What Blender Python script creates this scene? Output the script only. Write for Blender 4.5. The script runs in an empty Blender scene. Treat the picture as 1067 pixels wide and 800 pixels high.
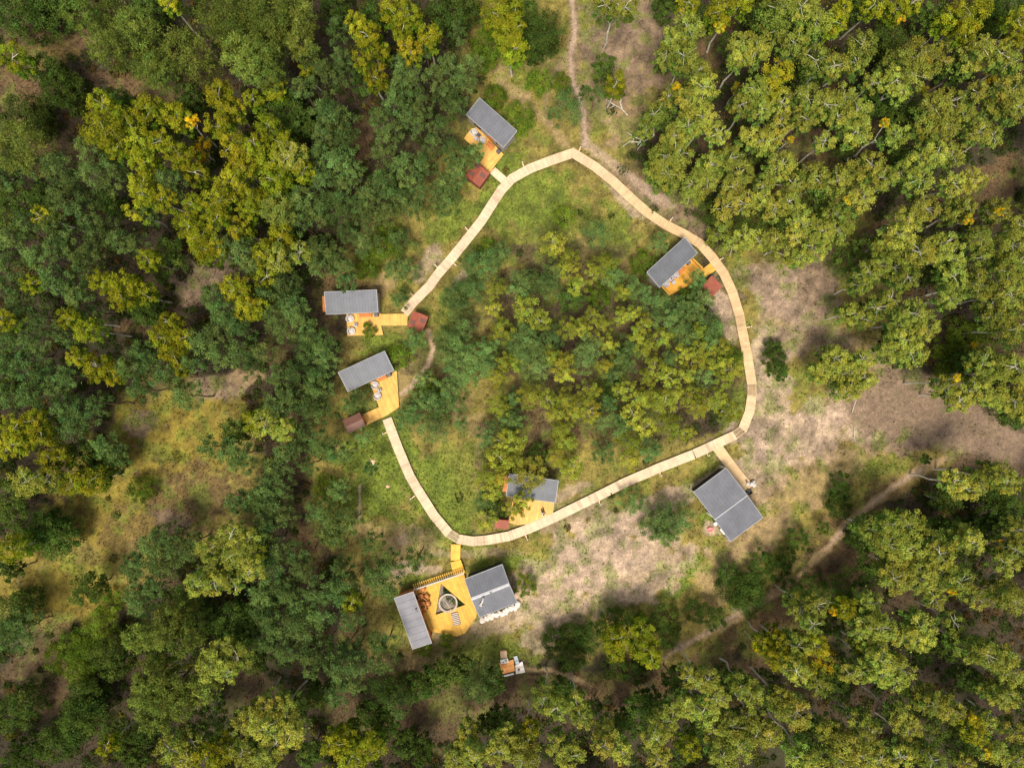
import bpy, math, random
import numpy as np
from mathutils import Vector

random.seed(7)
R0 = np.random.default_rng(7)
rad = math.radians
scene = bpy.context.scene
COL = scene.collection

# ------------------------------------------------------------------ camera, sky, sun, exposure
CAM_H = 100.0
PXM = 0.1406                      # metres per photo pixel on the ground
cam_d = bpy.data.cameras.new("camera")
cam_d.sensor_width = 36.0
cam_d.lens = 36.0 * CAM_H / (1067 * PXM)
cam_d.clip_end = 3000
cam = bpy.data.objects.new("camera", cam_d)
cam.location = (0, 0, CAM_H)
COL.objects.link(cam)
scene.camera = cam

SUN_EL, SUN_SHADOW = 66.0, (0.25, 1.0)     # shadows fall up the picture and a little right
sd = Vector((SUN_SHADOW[0], SUN_SHADOW[1], 0)).normalized()
sun_dir = Vector((-sd.x * math.cos(rad(SUN_EL)), -sd.y * math.cos(rad(SUN_EL)), math.sin(rad(SUN_EL))))
world = bpy.data.worlds.new("World")
scene.world = world
world.use_nodes = True
nt = world.node_tree
sky = nt.nodes.new("ShaderNodeTexSky")
sky.sky_type = 'NISHITA'
sky.sun_disc = False
sky.sun_elevation = rad(SUN_EL)
sky.sun_rotation = math.atan2(sun_dir.x, sun_dir.y)
sky.dust_density = 3.0
hs = nt.nodes.new("ShaderNodeHueSaturation")          # thin cloud: the blue of the sky greyed
hs.inputs["Saturation"].default_value = 0.05
nt.links.new(sky.outputs[0], hs.inputs["Color"])
nt.links.new(hs.outputs[0], nt.nodes["Background"].inputs[0])
nt.nodes["Background"].inputs[1].default_value = 0.105
sl = bpy.data.lights.new("sun", 'SUN')
sl.energy = 2.3
sl.angle = rad(16)
sl.color = (1.0, 0.90, 0.71)
so = bpy.data.objects.new("sun", sl)
so.rotation_euler = sun_dir.to_track_quat('Z', 'Y').to_euler()
so.location = (0, 0, 60)
COL.objects.link(so)
vs = scene.view_settings
vs.view_transform = 'Standard'
vs.look = 'None'
vs.gamma = 1
vs.use_curve_mapping = False
vs.exposure = 0.95
scene.cycles.max_bounces = 5
scene.cycles.diffuse_bounces = 3
scene.cycles.transparent_max_bounces = 4
scene.render.film_transparent = False

# ------------------------------------------------------------------ helpers
def W(px, py, z=0.0):
    k = PXM * (CAM_H - z) / CAM_H
    return ((px - 533.5) * k, (400.0 - py) * k)

def link(o, parent=None):
    COL.objects.link(o)
    if parent is not None:
        o.parent = parent
    return o

def tag(o, label=None, cat=None, group=None, kind=None):
    if label: o['label'] = label
    if cat: o['category'] = cat
    if group: o['group'] = group
    if kind: o['kind'] = kind
    return o

def empty(name, loc, rz=0.0, parent=None):
    o = bpy.data.objects.new(name, None)
    o.location = loc
    o.rotation_euler = (0, 0, rz)
    o.empty_display_size = 0.3
    return link(o, parent)

def nodes_of(name):
    m = bpy.data.materials.new(name)
    m.use_nodes = True
    return m, m.node_tree, m.node_tree.nodes["Principled BSDF"]

def mat(name, color=None, rough=0.8, var=0.25, scale=3.0, metal=0.0, bump=0.0, attr=None, sharp=0.0, fine=0.0):
    """procedural material: colour (or the mesh's own 'col' attribute) broken up by noise at two scales"""
    m, t, b = nodes_of(name)
    N, L = t.nodes, t.links
    tc = N.new("ShaderNodeTexCoord")
    if attr:
        a = N.new("ShaderNodeAttribute"); a.attribute_name = attr; src = a.outputs["Color"]
    else:
        a = N.new("ShaderNodeRGB"); a.outputs[0].default_value = (*color, 1); src = a.outputs[0]
    def mul(src, lo, hi, sc, detail=5, vec=None):
        n = N.new("ShaderNodeTexNoise"); n.inputs["Scale"].default_value = sc; n.inputs["Detail"].default_value = detail
        L.new(vec or tc.outputs["Object"], n.inputs["Vector"])
        r = N.new("ShaderNodeMapRange"); r.inputs[1].default_value = 0.3 + sharp; r.inputs[2].default_value = 0.7 - sharp
        r.inputs[3].default_value = lo; r.inputs[4].default_value = hi
        L.new(n.outputs[0], r.inputs[0])
        v = N.new("ShaderNodeVectorMath"); v.operation = 'SCALE'
        L.new(src, v.inputs[0]); L.new(r.outputs[0], v.inputs["Scale"])
        return v.outputs[0], n
    out, n1 = mul(src, 1 - var, 1 + var, scale)
    out, n2 = mul(out, 1 - var * 0.5, 1 + var * 0.5, scale * 0.23)
    if sharp:
        out, n4 = mul(out, 1 - var, 1 + var, scale * 2.6)
    if fine:
        out, n3 = mul(out, 1 - fine, 1 + fine, scale * 6)
    L.new(out, b.inputs["Base Color"])
    b.inputs["Roughness"].default_value = rough
    b.inputs["Metallic"].default_value = metal
    if bump:
        bp = N.new("ShaderNodeBump"); bp.inputs["Strength"].default_value = bump; bp.inputs["Distance"].default_value = 0.1
        L.new(n1.outputs[0], bp.inputs["Height"]); L.new(bp.outputs[0], b.inputs["Normal"])
    return m

def foliage_mat(name, trans=0.2):
    m, t, b = nodes_of(name)
    N, L = t.nodes, t.links
    N.remove(b)
    a = N.new("ShaderNodeAttribute"); a.attribute_name = "col"
    d = N.new("ShaderNodeBsdfDiffuse"); tr = N.new("ShaderNodeBsdfTranslucent")
    mx = N.new("ShaderNodeMixShader"); mx.inputs[0].default_value = trans
    L.new(a.outputs["Color"], d.inputs[0]); L.new(a.outputs["Color"], tr.inputs[0])
    L.new(d.outputs[0], mx.inputs[1]); L.new(tr.outputs[0], mx.inputs[2])
    L.new(mx.outputs[0], N["Material Output"].inputs[0])
    return m

M = {}
M['leaf'] = foliage_mat("leaf")
M['ground'] = mat("ground_cover", attr="col", rough=0.95, var=0.14, scale=1.3, bump=0.7, fine=0.20, sharp=0.08)
M['wood'] = mat("deck_wood", attr="col", rough=0.75, var=0.13, scale=1.4, fine=0.09)
M['beam'] = mat("beam_wood", (0.34, 0.24, 0.13), 0.8, 0.2, 3)
M['roof'] = mat("grey_metal_roof", (0.105, 0.109, 0.132), 0.6, 0.14, 0.8, 0.15, fine=0.08)
M['roof_d'] = mat("dark_grey_roof", (0.090, 0.095, 0.114), 0.6, 0.12, 0.9, 0.1, fine=0.05)
M['roof_l'] = mat("lilac_grey_roof", (0.150, 0.148, 0.178), 0.6, 0.14, 0.9, 0.1, fine=0.05)
M['trim'] = mat("pale_metal_trim", (0.36, 0.36, 0.39), 0.5, 0.1, 2)
M['wall_g'] = mat("weathered_board_wall", (0.27, 0.245, 0.225), 0.85, 0.15, 2.0, fine=0.1)
M['wall_k'] = mat("black_board_wall", (0.018, 0.018, 0.018), 0.8, 0.2, 2.0)
M['orange'] = mat("orange_stained_wood", (0.50, 0.17, 0.04), 0.7, 0.15, 2.0)
M['red'] = mat("rust_red_roof", (0.235, 0.056, 0.030), 0.7, 0.16, 2.2, fine=0.12)
M['redwall'] = mat("red_brown_wall", (0.17, 0.05, 0.03), 0.8, 0.16, 2.2)
M['maroon'] = mat("maroon_roof", (0.135, 0.058, 0.042), 0.6, 0.12, 2.2, fine=0.08)
M['reddark'] = mat("dark_red_panel", (0.115, 0.05, 0.042), 0.7, 0.15, 2.2)
M['white'] = mat("white_paint", (0.74, 0.71, 0.68), 0.6, 0.06, 3)
M['cream'] = mat("cream_cloth", (0.47, 0.43, 0.41), 0.9, 0.12, 5)
M['lilac'] = mat("lilac_grey_cloth", (0.36, 0.33, 0.36), 0.9, 0.12, 5)
M['black'] = mat("black_plastic", (0.012, 0.012, 0.014), 0.5, 0.1, 4)
M['dgrey'] = mat("dark_grey_metal", (0.075, 0.075, 0.088), 0.5, 0.1, 4)
M['pink'] = mat("pink_plastic", (0.75, 0.20, 0.22), 0.5, 0.08, 4)
M['gravel'] = mat("grey_gravel", (0.20, 0.165, 0.125), 0.95, 0.25, 4, bump=0.5, fine=0.2)
M['gwood'] = mat("grey_weathered_slat", (0.52, 0.45, 0.38), 0.9, 0.15, 4)
M['bark_w'] = mat("white_birch_bark", (0.46, 0.43, 0.36), 0.85, 0.35, 3.0)
M['bark_b'] = mat("brown_pine_bark", (0.13, 0.085, 0.05), 0.9, 0.3, 3.0)
M['bluegrey'] = mat("blue_grey_panel", (0.26, 0.29, 0.38), 0.5, 0.08, 3)
M['rust'] = mat("rust_wicker", (0.30, 0.125, 0.030), 0.8, 0.3, 5, fine=0.2)
M['peach'] = mat("peach_plywood", (0.70, 0.46, 0.28), 0.8, 0.1, 3)
M['skin'] = mat("skin", (0.48, 0.29, 0.20), 0.6, 0.05, 5)
M['hair'] = mat("dark_hair", (0.02, 0.014, 0.01), 0.6, 0.2, 8)
M['stone'] = mat("white_stone", (0.72, 0.64, 0.58), 0.85, 0.18, 3, bump=0.3)
m, t, b = nodes_of("clear_dome"); b.inputs["Base Color"].default_value = (0.9, 0.92, 0.93, 1)
b.inputs["Roughness"].default_value = 0.08; b.inputs["IOR"].default_value = 1.25
b.inputs["Transmission Weight"].default_value = 1.0; b.inputs["Alpha"].default_value = 0.05
M['dome'] = m
m, t, b = nodes_of("window_glass"); b.inputs["Base Color"].default_value = (0.03, 0.035, 0.04, 1)
b.inputs["Roughness"].default_value = 0.05; M['glass'] = m

class MB:
    """collects shapes and links them as one mesh object"""
    def __init__(s): s.v, s.f, s.c = [], [], []
    def add(s, vs, fs, col=(1, 1, 1)):
        n = len(s.v); s.v += [tuple(p) for p in vs]; s.f += [tuple(i + n for i in f) for f in fs]; s.c += [col] * len(vs)
        return s
    def box(s, c, d, rz=0.0, col=(1, 1, 1), tilt=0.0):
        x, y, z = d[0] / 2, d[1] / 2, d[2] / 2
        ca, sa = math.cos(rz), math.sin(rz)
        vs = []
        for dx, dy, dz in ((-x,-y,-z),(x,-y,-z),(x,y,-z),(-x,y,-z),(-x,-y,z),(x,-y,z),(x,y,z),(-x,y,z)):
            vs.append((c[0] + dx * ca - dy * sa, c[1] + dx * sa + dy * ca, c[2] + dz + tilt * dy))
        return s.add(vs, [(3,2,1,0),(4,5,6,7),(0,1,5,4),(1,2,6,5),(2,3,7,6),(3,0,4,7)], col)
    def prism(s, poly, z0, z1, col=(1, 1, 1)):
        a = sum(poly[i][0] * poly[(i + 1) % len(poly)][1] - poly[(i + 1) % len(poly)][0] * poly[i][1] for i in range(len(poly)))
        if a < 0: poly = poly[::-1]
        n = len(poly)
        zt = z1 if callable(z1) else (lambda x, y: z1)
        zb = z0 if callable(z0) else (lambda x, y: z0)
        vs = [(x, y, zb(x, y)) for x, y in poly] + [(x, y, zt(x, y)) for x, y in poly]
        fs = [tuple(range(n - 1, -1, -1)), tuple(range(n, 2 * n))] + [(i, (i + 1) % n, n + (i + 1) % n, n + i) for i in range(n)]
        return s.add(vs, fs, col)
    def tube(s, pts, rs, n=7, col=(1, 1, 1)):
        rings = []
        base = len(s.v)
        for i, p in enumerate(pts):
            p = Vector(p)
            d = (Vector(pts[min(i + 1, len(pts) - 1)]) - Vector(pts[max(i - 1, 0)])).normalized()
            a = d.cross(Vector((0.31, 0.95, 0.05))).normalized(); b2 = d.cross(a)
            for k in range(n):
                w = 2 * math.pi * k / n
                rings.append(p + (a * math.cos(w) + b2 * math.sin(w)) * rs[i])
        fs = []
        for i in range(len(pts) - 1):
            for k in range(n):
                k2 = (k + 1) % n
                fs.append((i * n + k, i * n + k2, (i + 1) * n + k2, (i + 1) * n + k))
        fs.append(tuple(range(n - 1, -1, -1))); fs.append(tuple((len(pts) - 1) * n + k for k in range(n)))
        return s.add(rings, fs, col)
    def disc(s, c, r0, r1, z0, z1, n=20, col=(1, 1, 1)):
        return s.tube([(c[0], c[1], z0), (c[0], c[1], z1)], [r0, r1], n, col)
    def blob(s, c, r, sq=(1, 1, 1), seed=0, amp=0.15, col=(1, 1, 1), nu=10, nv=7):
        rr = random.Random(seed); vs = []; fs = []
        for j in range(nv + 1):
            th = math.pi * j / nv
            for i in range(nu):
                ph = 2 * math.pi * i / nu; k = r * (1 + amp * (rr.random() - 0.5) * 2)
                vs.append((c[0] + k * sq[0] * math.sin(th) * math.cos(ph), c[1] + k * sq[1] * math.sin(th) * math.sin(ph), c[2] + k * sq[2] * math.cos(th)))
        for j in range(nv):
            for i in range(nu):
                i2 = (i + 1) % nu; fs.append((j * nu + i, (j + 1) * nu + i, (j + 1) * nu + i2, j * nu + i2))
        return s.add(vs, fs, col)
    def build(s, name, m, parent=None, smooth=False):
        me = bpy.data.meshes.new(name); me.from_pydata(s.v, [], s.f)
        me.materials.append(m)
        a = me.attributes.new("col", 'FLOAT_COLOR', 'POINT')
        a.data.foreach_set("color", np.array([(*c, 1) for c in s.c], dtype=np.float32).ravel())
        if smooth: me.polygons.foreach_set("use_smooth", [True] * len(me.polygons))
        me.update()
        return link(bpy.data.objects.new(name, me), parent)

def tri_mesh(name, V, C, m, parent=None):
    """V (n,3,3) triangles, C (n,3) colours"""
    n = len(V)
    me = bpy.data.meshes.new(name)
    me.vertices.add(n * 3); me.vertices.foreach_set("co", V.astype(np.float32).ravel())
    me.loops.add(n * 3); me.loops.foreach_set("vertex_index", np.arange(n * 3, dtype=np.int32))
    me.polygons.add(n); me.polygons.foreach_set("loop_start", np.arange(0, n * 3, 3, dtype=np.int32))
    me.materials.append(m)
    a = me.attributes.new("col", 'FLOAT_COLOR', 'POINT')
    cc = np.ones((n * 3, 4), np.float32); cc[:, :3] = np.repeat(C, 3, axis=0)
    a.data.foreach_set("color", cc.ravel())
    me.update()
    return link(bpy.data.objects.new(name, me), parent)

# value noise -------------------------------------------------------
def vnoise(x, y, seed):
    rg = np.random.default_rng(seed); T = rg.random((256, 256))
    xi = np.floor(x).astype(int); yi = np.floor(y).astype(int)
    fx = x - xi; fy = y - yi; fx = fx * fx * (3 - 2 * fx); fy = fy * fy * (3 - 2 * fy)
    a = T[xi % 256, yi % 256]; b = T[(xi + 1) % 256, yi % 256]; c = T[xi % 256, (yi + 1) % 256]; d = T[(xi + 1) % 256, (yi + 1) % 256]
    return (a * (1 - fx) + b * fx) * (1 - fy) + (c * (1 - fx) + d * fx) * fy
def fbm(x, y, sc, seed, octv=4):
    s = 0; a = 0.5; tot = 0
    for o in range(octv):
        s = s + a * vnoise(x / sc, y / sc, seed + o); tot += a; a *= 0.55; sc *= 0.5
    return s / tot

# ------------------------------------------------------------------ ground
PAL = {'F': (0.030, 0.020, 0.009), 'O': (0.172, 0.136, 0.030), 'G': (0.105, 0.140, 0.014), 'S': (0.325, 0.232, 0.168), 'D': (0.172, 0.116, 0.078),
       'B': (0.105, 0.062, 0.028), 'Y': (0.168, 0.124, 0.015), 'T': (0.265, 0.180, 0.090), 'K': (0.022, 0.016, 0.010), 'M': (0.070, 0.048, 0.022)}
# (cover, x, y, rx, ry, turn, strength) in photo pixels on the ground
SPL = """
O 545 340 190 215 0 1;O 430 470 110 150 10 1;O 640 610 230 75 8 1;O 590 60 110 120 0 1;O 840 320 90 160 0 .9;O 880 470 130 70 -15 1;O 470 640 110 70 0 .9;O 760 560 130 70 -20 1;O 715 492 90 30 -25 1;O 820 440 60 60 0 1
G 545 205 55 38 0 .8;G 470 225 35 20 -50 .8;G 565 250 50 60 0 .6;G 640 240 25 35 20 .7;G 480 320 30 60 20 .6;G 400 485 45 50 0 .9;G 370 530 30 20 0 .6;G 450 520 25 60 -30 .8;G 480 500 40 45 0 .6;G 440 560 40 14 40 .7;G 525 590 35 12 -15 .9;G 500 685 60 25 -10 .7;G 560 640 20 12 0 .5;G 715 600 28 10 -15 1;G 705 615 25 8 -15 1;G 720 590 22 6 -20 .9;G 740 545 14 12 -30 .9;G 650 580 18 6 -8 .8;G 740 500 26 6 -30 .9;G 690 555 20 10 0 .6;G 515 165 14 30 -30 .8;G 540 130 20 30 0 .6;G 400 360 25 14 0 .8;G 440 370 20 25 0 .7;G 640 430 70 30 10 .4;G 760 420 28 22 0 .7;G 800 370 16 40 0 .7;G 810 395 12 20 0 .7;G 720 210 20 6 45 .7;G 545 60 40 40 0 .5;G 905 490 25 12 -20 .7;G 815 480 14 6 0 .6;G 350 560 20 12 0 .5;G 430 600 14 14 0 .8;G 420 650 18 30 0 .5;G 800 530 16 6 -30 .6
M 640 370 125 88 10 .95;M 545 470 45 40 0 .7;M 590 270 60 30 0 .7;M 560 320 60 60 0 .8;M 590 400 60 60 0 .8;M 450 400 28 50 0 .7;M 490 300 20 40 0 .4;B 545 420 20 30 0 .6;B 610 440 10 30 0 .9;B 605 300 18 8 0 .5;B 490 360 20 30 0 .5
B 860 470 60 14 -30 .4;B 640 710 150 16 -4 .7;B 730 690 110 16 -30 .8;B 860 600 110 24 -40 .8;B 900 530 60 14 -30 .8;B 950 610 60 30 0 .3;B 480 720 90 30 0 .6
D 640 70 50 60 20 .6;D 660 40 50 50 0 .8;D 700 30 60 20 0 .5;D 690 215 60 14 35 .7;D 830 300 55 42 10 .95;D 850 340 40 30 20 .8;D 900 380 50 20 20 .5;D 640 110 20 40 0 .7;T 655 130 30 22 20 .8
D 930 430 62 40 10 1;D 985 440 60 26 14 1;D 1040 460 50 14 18 1;D 1075 470 40 12 18 1
S 620 570 60 32 -25 .85;S 650 590 80 38 -8 .8;S 600 600 75 30 -10 .75;S 580 635 80 16 -14 .6;S 575 660 40 14 -20 .6;S 690 520 110 12 -24 .8;S 800 420 22 50 8 .75;S 790 380 10 40 10 .7;S 830 455 70 30 -10 .85;S 870 435 40 22 -10 .8;S 790 490 34 30 -30 .75;T 790 560 60 16 -32 .8;T 760 590 50 20 -25 .7;T 850 500 70 22 -20 .55;S 660 215 26 8 40 .7;S 640 190 30 7 42 .6;S 760 330 10 40 -14 .75;S 745 310 14 20 -20 .7;S 810 320 30 60 0 .35;S 620 560 60 14 -26 .6;S 500 575 60 5 0 .4;S 565 525 50 6 -24 .6;S 700 545 14 10 -10 .6;S 740 552 12 9 0 .8;S 450 265 13 11 0 .75;S 440 280 10 14 20 .6;S 478 290 16 6 -45 .5;S 600 530 40 14 -20 .5;S 420 592 24 7 -14 .9;S 445 592 22 5 -14 .7;T 430 565 30 16 -10 .6;T 400 555 40 10 0 .5;S 425 560 12 6 -30 .5;S 770 640 10 5 40 .6;T 745 625 12 26 30 .5;T 400 600 20 8 20 .5
T 435 690 40 10 0 .5;T 470 660 60 20 -10 .5;S 520 645 60 14 -20 .4;T 560 60 18 22 0 .4;T 540 95 16 14 0 .7;T 520 75 14 12 0 .6;T 405 290 16 12 0 .6;B 380 300 30 10 0 .6
T 480 400 12 40 0 .4;T 505 480 10 40 0 .4;T 490 440 20 14 0 .4;T 420 385 10 30 10 .4
O 190 490 88 100 -10 1;O 70 600 100 55 -10 .95;Y 185 460 66 60 -10 .9;Y 120 520 70 60 0 .85;B 200 515 48 40 0 .75;B 150 560 45 30 0 .5;D 230 402 34 14 0 .9;T 255 395 26 10 0 .6;D 150 440 16 14 0 .8;Y 60 612 64 28 0 .9;Y 95 620 30 40 0 .7;Y 30 570 40 20 0 .7;D 180 545 20 12 0 .7;B 50 700 40 50 0 .6
D 205 295 32 22 -20 .75;B 140 340 24 12 0 .8;B 140 88 50 12 10 .9;B 60 35 60 24 0 .7;B 25 90 35 30 0 .9;Y 40 60 40 16 0 .35;B 50 40 30 20 0 .4;B 380 150 10 26 0 .9;B 345 325 10 40 0 .8;B 300 490 14 60 10 .9;B 320 570 18 40 -10 .9;B 215 75 24 20 0 .4;B 60 165 50 20 0 .4;B 285 360 14 30 20 .7;B 190 620 20 30 0 .5;B 260 720 30 30 0 .4;B 360 655 16 16 0 .8;B 395 740 60 40 0 .5;B 470 750 50 30 0 .5
B 740 50 20 20 0 .8;B 745 150 16 12 0 .4;B 845 150 30 20 0 .5;B 1040 190 40 26 -20 .9;B 920 240 40 12 -50 .9;B 890 270 24 14 0 .7;B 985 360 26 20 0 .7;B 1040 360 40 14 0 .6;B 1040 210 30 20 0 .5;B 840 700 30 30 0 .5;B 870 610 60 14 -40 .6;D 960 400 50 12 20 .7;B 1040 630 30 12 0 .5
"""
PATHS = """
D 905 425,945 428,990 440,1040 462,1110 485|25|.9
B 1000 480,1050 492,1110 505|9|.5
D 596 -40,597 0,599 30,594 60,596 80,602 97,609 120,610 150|5|.85
S 596 -40,597 0,599 30,594 60,596 80,602 97,609 120,610 150|2.6|.9
T 520 85,545 105,572 128,590 152|5|.6
D 572 128,568 108,575 80,590 55|3|.5
T 446 345,451 362,446 380,436 390,428 402,418 410|3.0|1
S 446 345,451 362,446 380,436 390,428 402,418 410|1.6|.8
T 985 478,960 490,930 508,905 528,880 548,862 572|4.6|.95
T 862 572,845 590,820 612,790 630,760 648,735 660,710 672,690 686|4.2|.95
S 960 490,930 508,905 528,880 548,862 572|1.7|.9
S 780 634,750 650,735 660,705 676,690 686|1.7|.8
T 545 697,575 698,600 706,615 714|2.6|.8
B 615 714,680 712,730 700,800 690|6|.5
S 610 150,640 172,665 190,700 215|5|.7
S 375 505,375 540|1.6|.9
"""
def splat_colour(X, Y):
    """ground colour at world X, Y (numpy) and how much of it is forest floor"""
    px = X / PXM + 533.5; py = 400.0 - Y / PXM
    wx = (fbm(X, Y, 7, 11) - .5) * 26; wy = (fbm(X, Y, 7, 21) - .5) * 26
    n1 = fbm(X, Y, 2.2, 31, 4) - .5; n2 = fbm(X, Y, 0.9, 41, 3) - .5
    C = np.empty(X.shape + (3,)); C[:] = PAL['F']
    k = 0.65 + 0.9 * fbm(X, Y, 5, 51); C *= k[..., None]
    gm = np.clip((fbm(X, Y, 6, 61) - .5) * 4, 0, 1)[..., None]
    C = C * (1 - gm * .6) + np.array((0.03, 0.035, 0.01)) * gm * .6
    FW = np.ones(X.shape)
    def put(kind, w):
        nonlocal C, FW
        c = np.array(PAL[kind]) * (0.82 + 0.36 * (n1 + .5))[..., None]
        C = C * (1 - w[..., None]) + c * w[..., None]
        if kind not in 'FK': FW = FW * (1 - w)
    for ln in SPL.strip().splitlines():
        for it in ln.split(';'):
            kd, x, y, rx, ry, a, st = it.split(); x, y, rx, ry, a, st = map(float, (x, y, rx, ry, a, st))
            big = rx > 80
            dx = px + wx * (1 if big else .55) - x; dy = py + wy * (1 if big else .55) - y; ca, sa = math.cos(rad(a)), math.sin(rad(a))
            u = (dx * ca + dy * sa) / rx; v = (-dx * sa + dy * ca) / ry
            d = np.sqrt(u * u + v * v) + n1 * (0.5 if big else 1.3) + n2 * (0.2 if big else .8)
            w = np.clip((1.12 - d) / 0.30, 0, 1); w = w * w * (3 - 2 * w) * st
            put(kd, w)
    # mottling: green and bare flecks over the open ground
    op = 1 - FW
    g = np.clip((fbm(X, Y, 1.8, 71) - .52) * 7, 0, 1) * op * .55; put('G', g)
    s = np.clip((fbm(X, Y, 1.5, 81) - .56) * 8, 0, 1) * op * .5; C = C * (1 + .2 * s[..., None])
    s = np.clip((fbm(X, Y, 3.1, 91) - .55) * 8, 0, 1) * op * .5; C = C * (1 - .6 * s[..., None])
    s = np.clip((fbm(X, Y, .9, 95, 3) - .5) * 4, -1, 1) * op; C = C * (1 + .26 * s[..., None])
    for ln in PATHS.strip().splitlines():
        pts, wd, st = ln[2:].split('|'); kd = ln[0]; pts = [tuple(map(float, p.split())) for p in pts.split(',')]
        wd = float(wd); d = np.full(X.shape, 1e9)
        for (x0, y0), (x1, y1) in zip(pts[:-1], pts[1:]):
            vx, vy = x1 - x0, y1 - y0; qx, qy = px + wx * .12, py + wy * .12
            tt = np.clip(((qx - x0) * vx + (qy - y0) * vy) / (vx * vx + vy * vy), 0, 1)
            d = np.minimum(d, np.hypot(qx - x0 - tt * vx, qy - y0 - tt * vy))
        w = np.clip((wd * (1.25 + 1.2 * n1 + .8 * n2) - d) / (wd * .6), 0, 1) * float(st)
        put(kd, w)
    return C, FW

def build_ground():
    fx = np.arange(-92, 92.01, 0.34); fy = np.arange(-72, 72.01, 0.34)
    far = np.array([8, 20, 45, 90, 180, 400, 900.0])
    xs = np.concatenate([fx[0] - far[::-1], fx, fx[-1] + far]); ys = np.concatenate([fy[0] - far[::-1], fy, fy[-1] + far])
    X, Y = np.meshgrid(xs, ys, indexing='ij')
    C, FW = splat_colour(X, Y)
    Z = -0.02 - 0.10 * fbm(X, Y, 3, 5) 
    nx, ny = X.shape
    V = np.stack([X, Y, Z], -1).reshape(-1, 3)
    idx = np.arange(nx * ny).reshape(nx, ny)
    F = np.stack([idx[:-1, :-1], idx[1:, :-1], idx[1:, 1:], idx[:-1, 1:]], -1).reshape(-1, 4)
    me = bpy.data.meshes.new("ground")
    me.vertices.add(len(V)); me.vertices.foreach_set("co", V.astype(np.float32).ravel())
    me.loops.add(F.size); me.loops.foreach_set("vertex_index", F.astype(np.int32).ravel())
    me.polygons.add(len(F)); me.polygons.foreach_set("loop_start", np.arange(0, F.size, 4, dtype=np.int32))
    me.polygons.foreach_set("use_smooth", np.ones(len(F), dtype=bool))
    me.materials.append(M['ground'])
    a = me.attributes.new("col", 'FLOAT_COLOR', 'POINT')
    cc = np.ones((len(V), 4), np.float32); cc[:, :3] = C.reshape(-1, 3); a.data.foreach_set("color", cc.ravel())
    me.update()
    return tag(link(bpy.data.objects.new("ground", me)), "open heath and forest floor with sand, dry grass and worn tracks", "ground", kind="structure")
build_ground()

# ------------------------------------------------------------------ planked surfaces
def clip_half(poly, n, d, keep_gt):
    out = []
    for i in range(len(poly)):
        a, b = poly[i], poly[(i + 1) % len(poly)]
        da = a[0] * n[0] + a[1] * n[1] - d; db = b[0] * n[0] + b[1] * n[1] - d
        if not keep_gt: da, db = -da, -db
        if da >= 0: out.append(a)
        if (da >= 0) != (db >= 0):
            t = da / (da - db); out.append((a[0] + (b[0] - a[0]) * t, a[1] + (b[1] - a[1]) * t))
    return out

def planks(mb, poly, ang, w, z0, z1, col, var=0.13, gap=0.014, seed=1):
    """cover a polygon with boards running at angle ang"""
    rr = random.Random(seed)
    n = (-math.sin(ang), math.cos(ang)); ds = [p[0] * n[0] + p[1] * n[1] for p in poly]
    d = min(ds) - rr.random() * w
    while d < max(ds):
        p = clip_half(poly, n, d + gap, True)
        if len(p) >= 3: p = clip_half(p, n, d + w, False)
        if len(p) >= 3:
            k = 1 + var * (rr.random() * 2 - 1); h = 1 + 0.05 * (rr.random() * 2 - 1)
            mb.prism(p, z0, z1 + rr.random() * 0.004, (col[0] * k, col[1] * k * h, col[2] * k * h))
        d += w

YEL = (0.62, 0.35, 0.085); YEL2 = (0.60, 0.335, 0.050); ORG = (0.62, 0.30, 0.035)
def deck(name, polys, ang, label, cat, col=YEL, z=0.30, w=0.16, group=None, posts=True):
    """polys: convex pieces in photo pixels"""
    wp = [[W(x, y, z) for x, y in p] for p in polys]
    cx = sum(p[0] for p in wp[0]) / len(wp[0]); cy = sum(p[1] for p in wp[0]) / len(wp[0])
    root = tag(empty(name, (cx, cy, 0)), label, cat, group)
    loc = [[(x - cx, y - cy) for x, y in p] for p in wp]
    b = MB(); fr = MB(); po = MB()
    for i, p in enumerate(loc):
        planks(b, p, ang, w, z - 0.035, z, col, seed=i + len(label))
        mx = sum(q[0] for q in p) / len(p); my = sum(q[1] for q in p) / len(p)
        inn = [(mx + (q[0] - mx) * 0.97, my + (q[1] - my) * 0.97) for q in p]
        fr.prism(inn, z - 0.16, z - 0.04 - 0.003 * i)
        for q in inn:
            po.box((mx + (q[0] - mx) * .93, my + (q[1] - my) * .93, (z - .16) / 2 - .06), (0.1, 0.1, z - .16 + .12))
    n0 = len(fr.v); fr.v += po.v; fr.f += [tuple(i + n0 for i in f) for f in po.f]; fr.c += po.c
    b.build("decking", M['wood'], root); fr.build("joist_frame", M['beam'], root)
    return root

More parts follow.
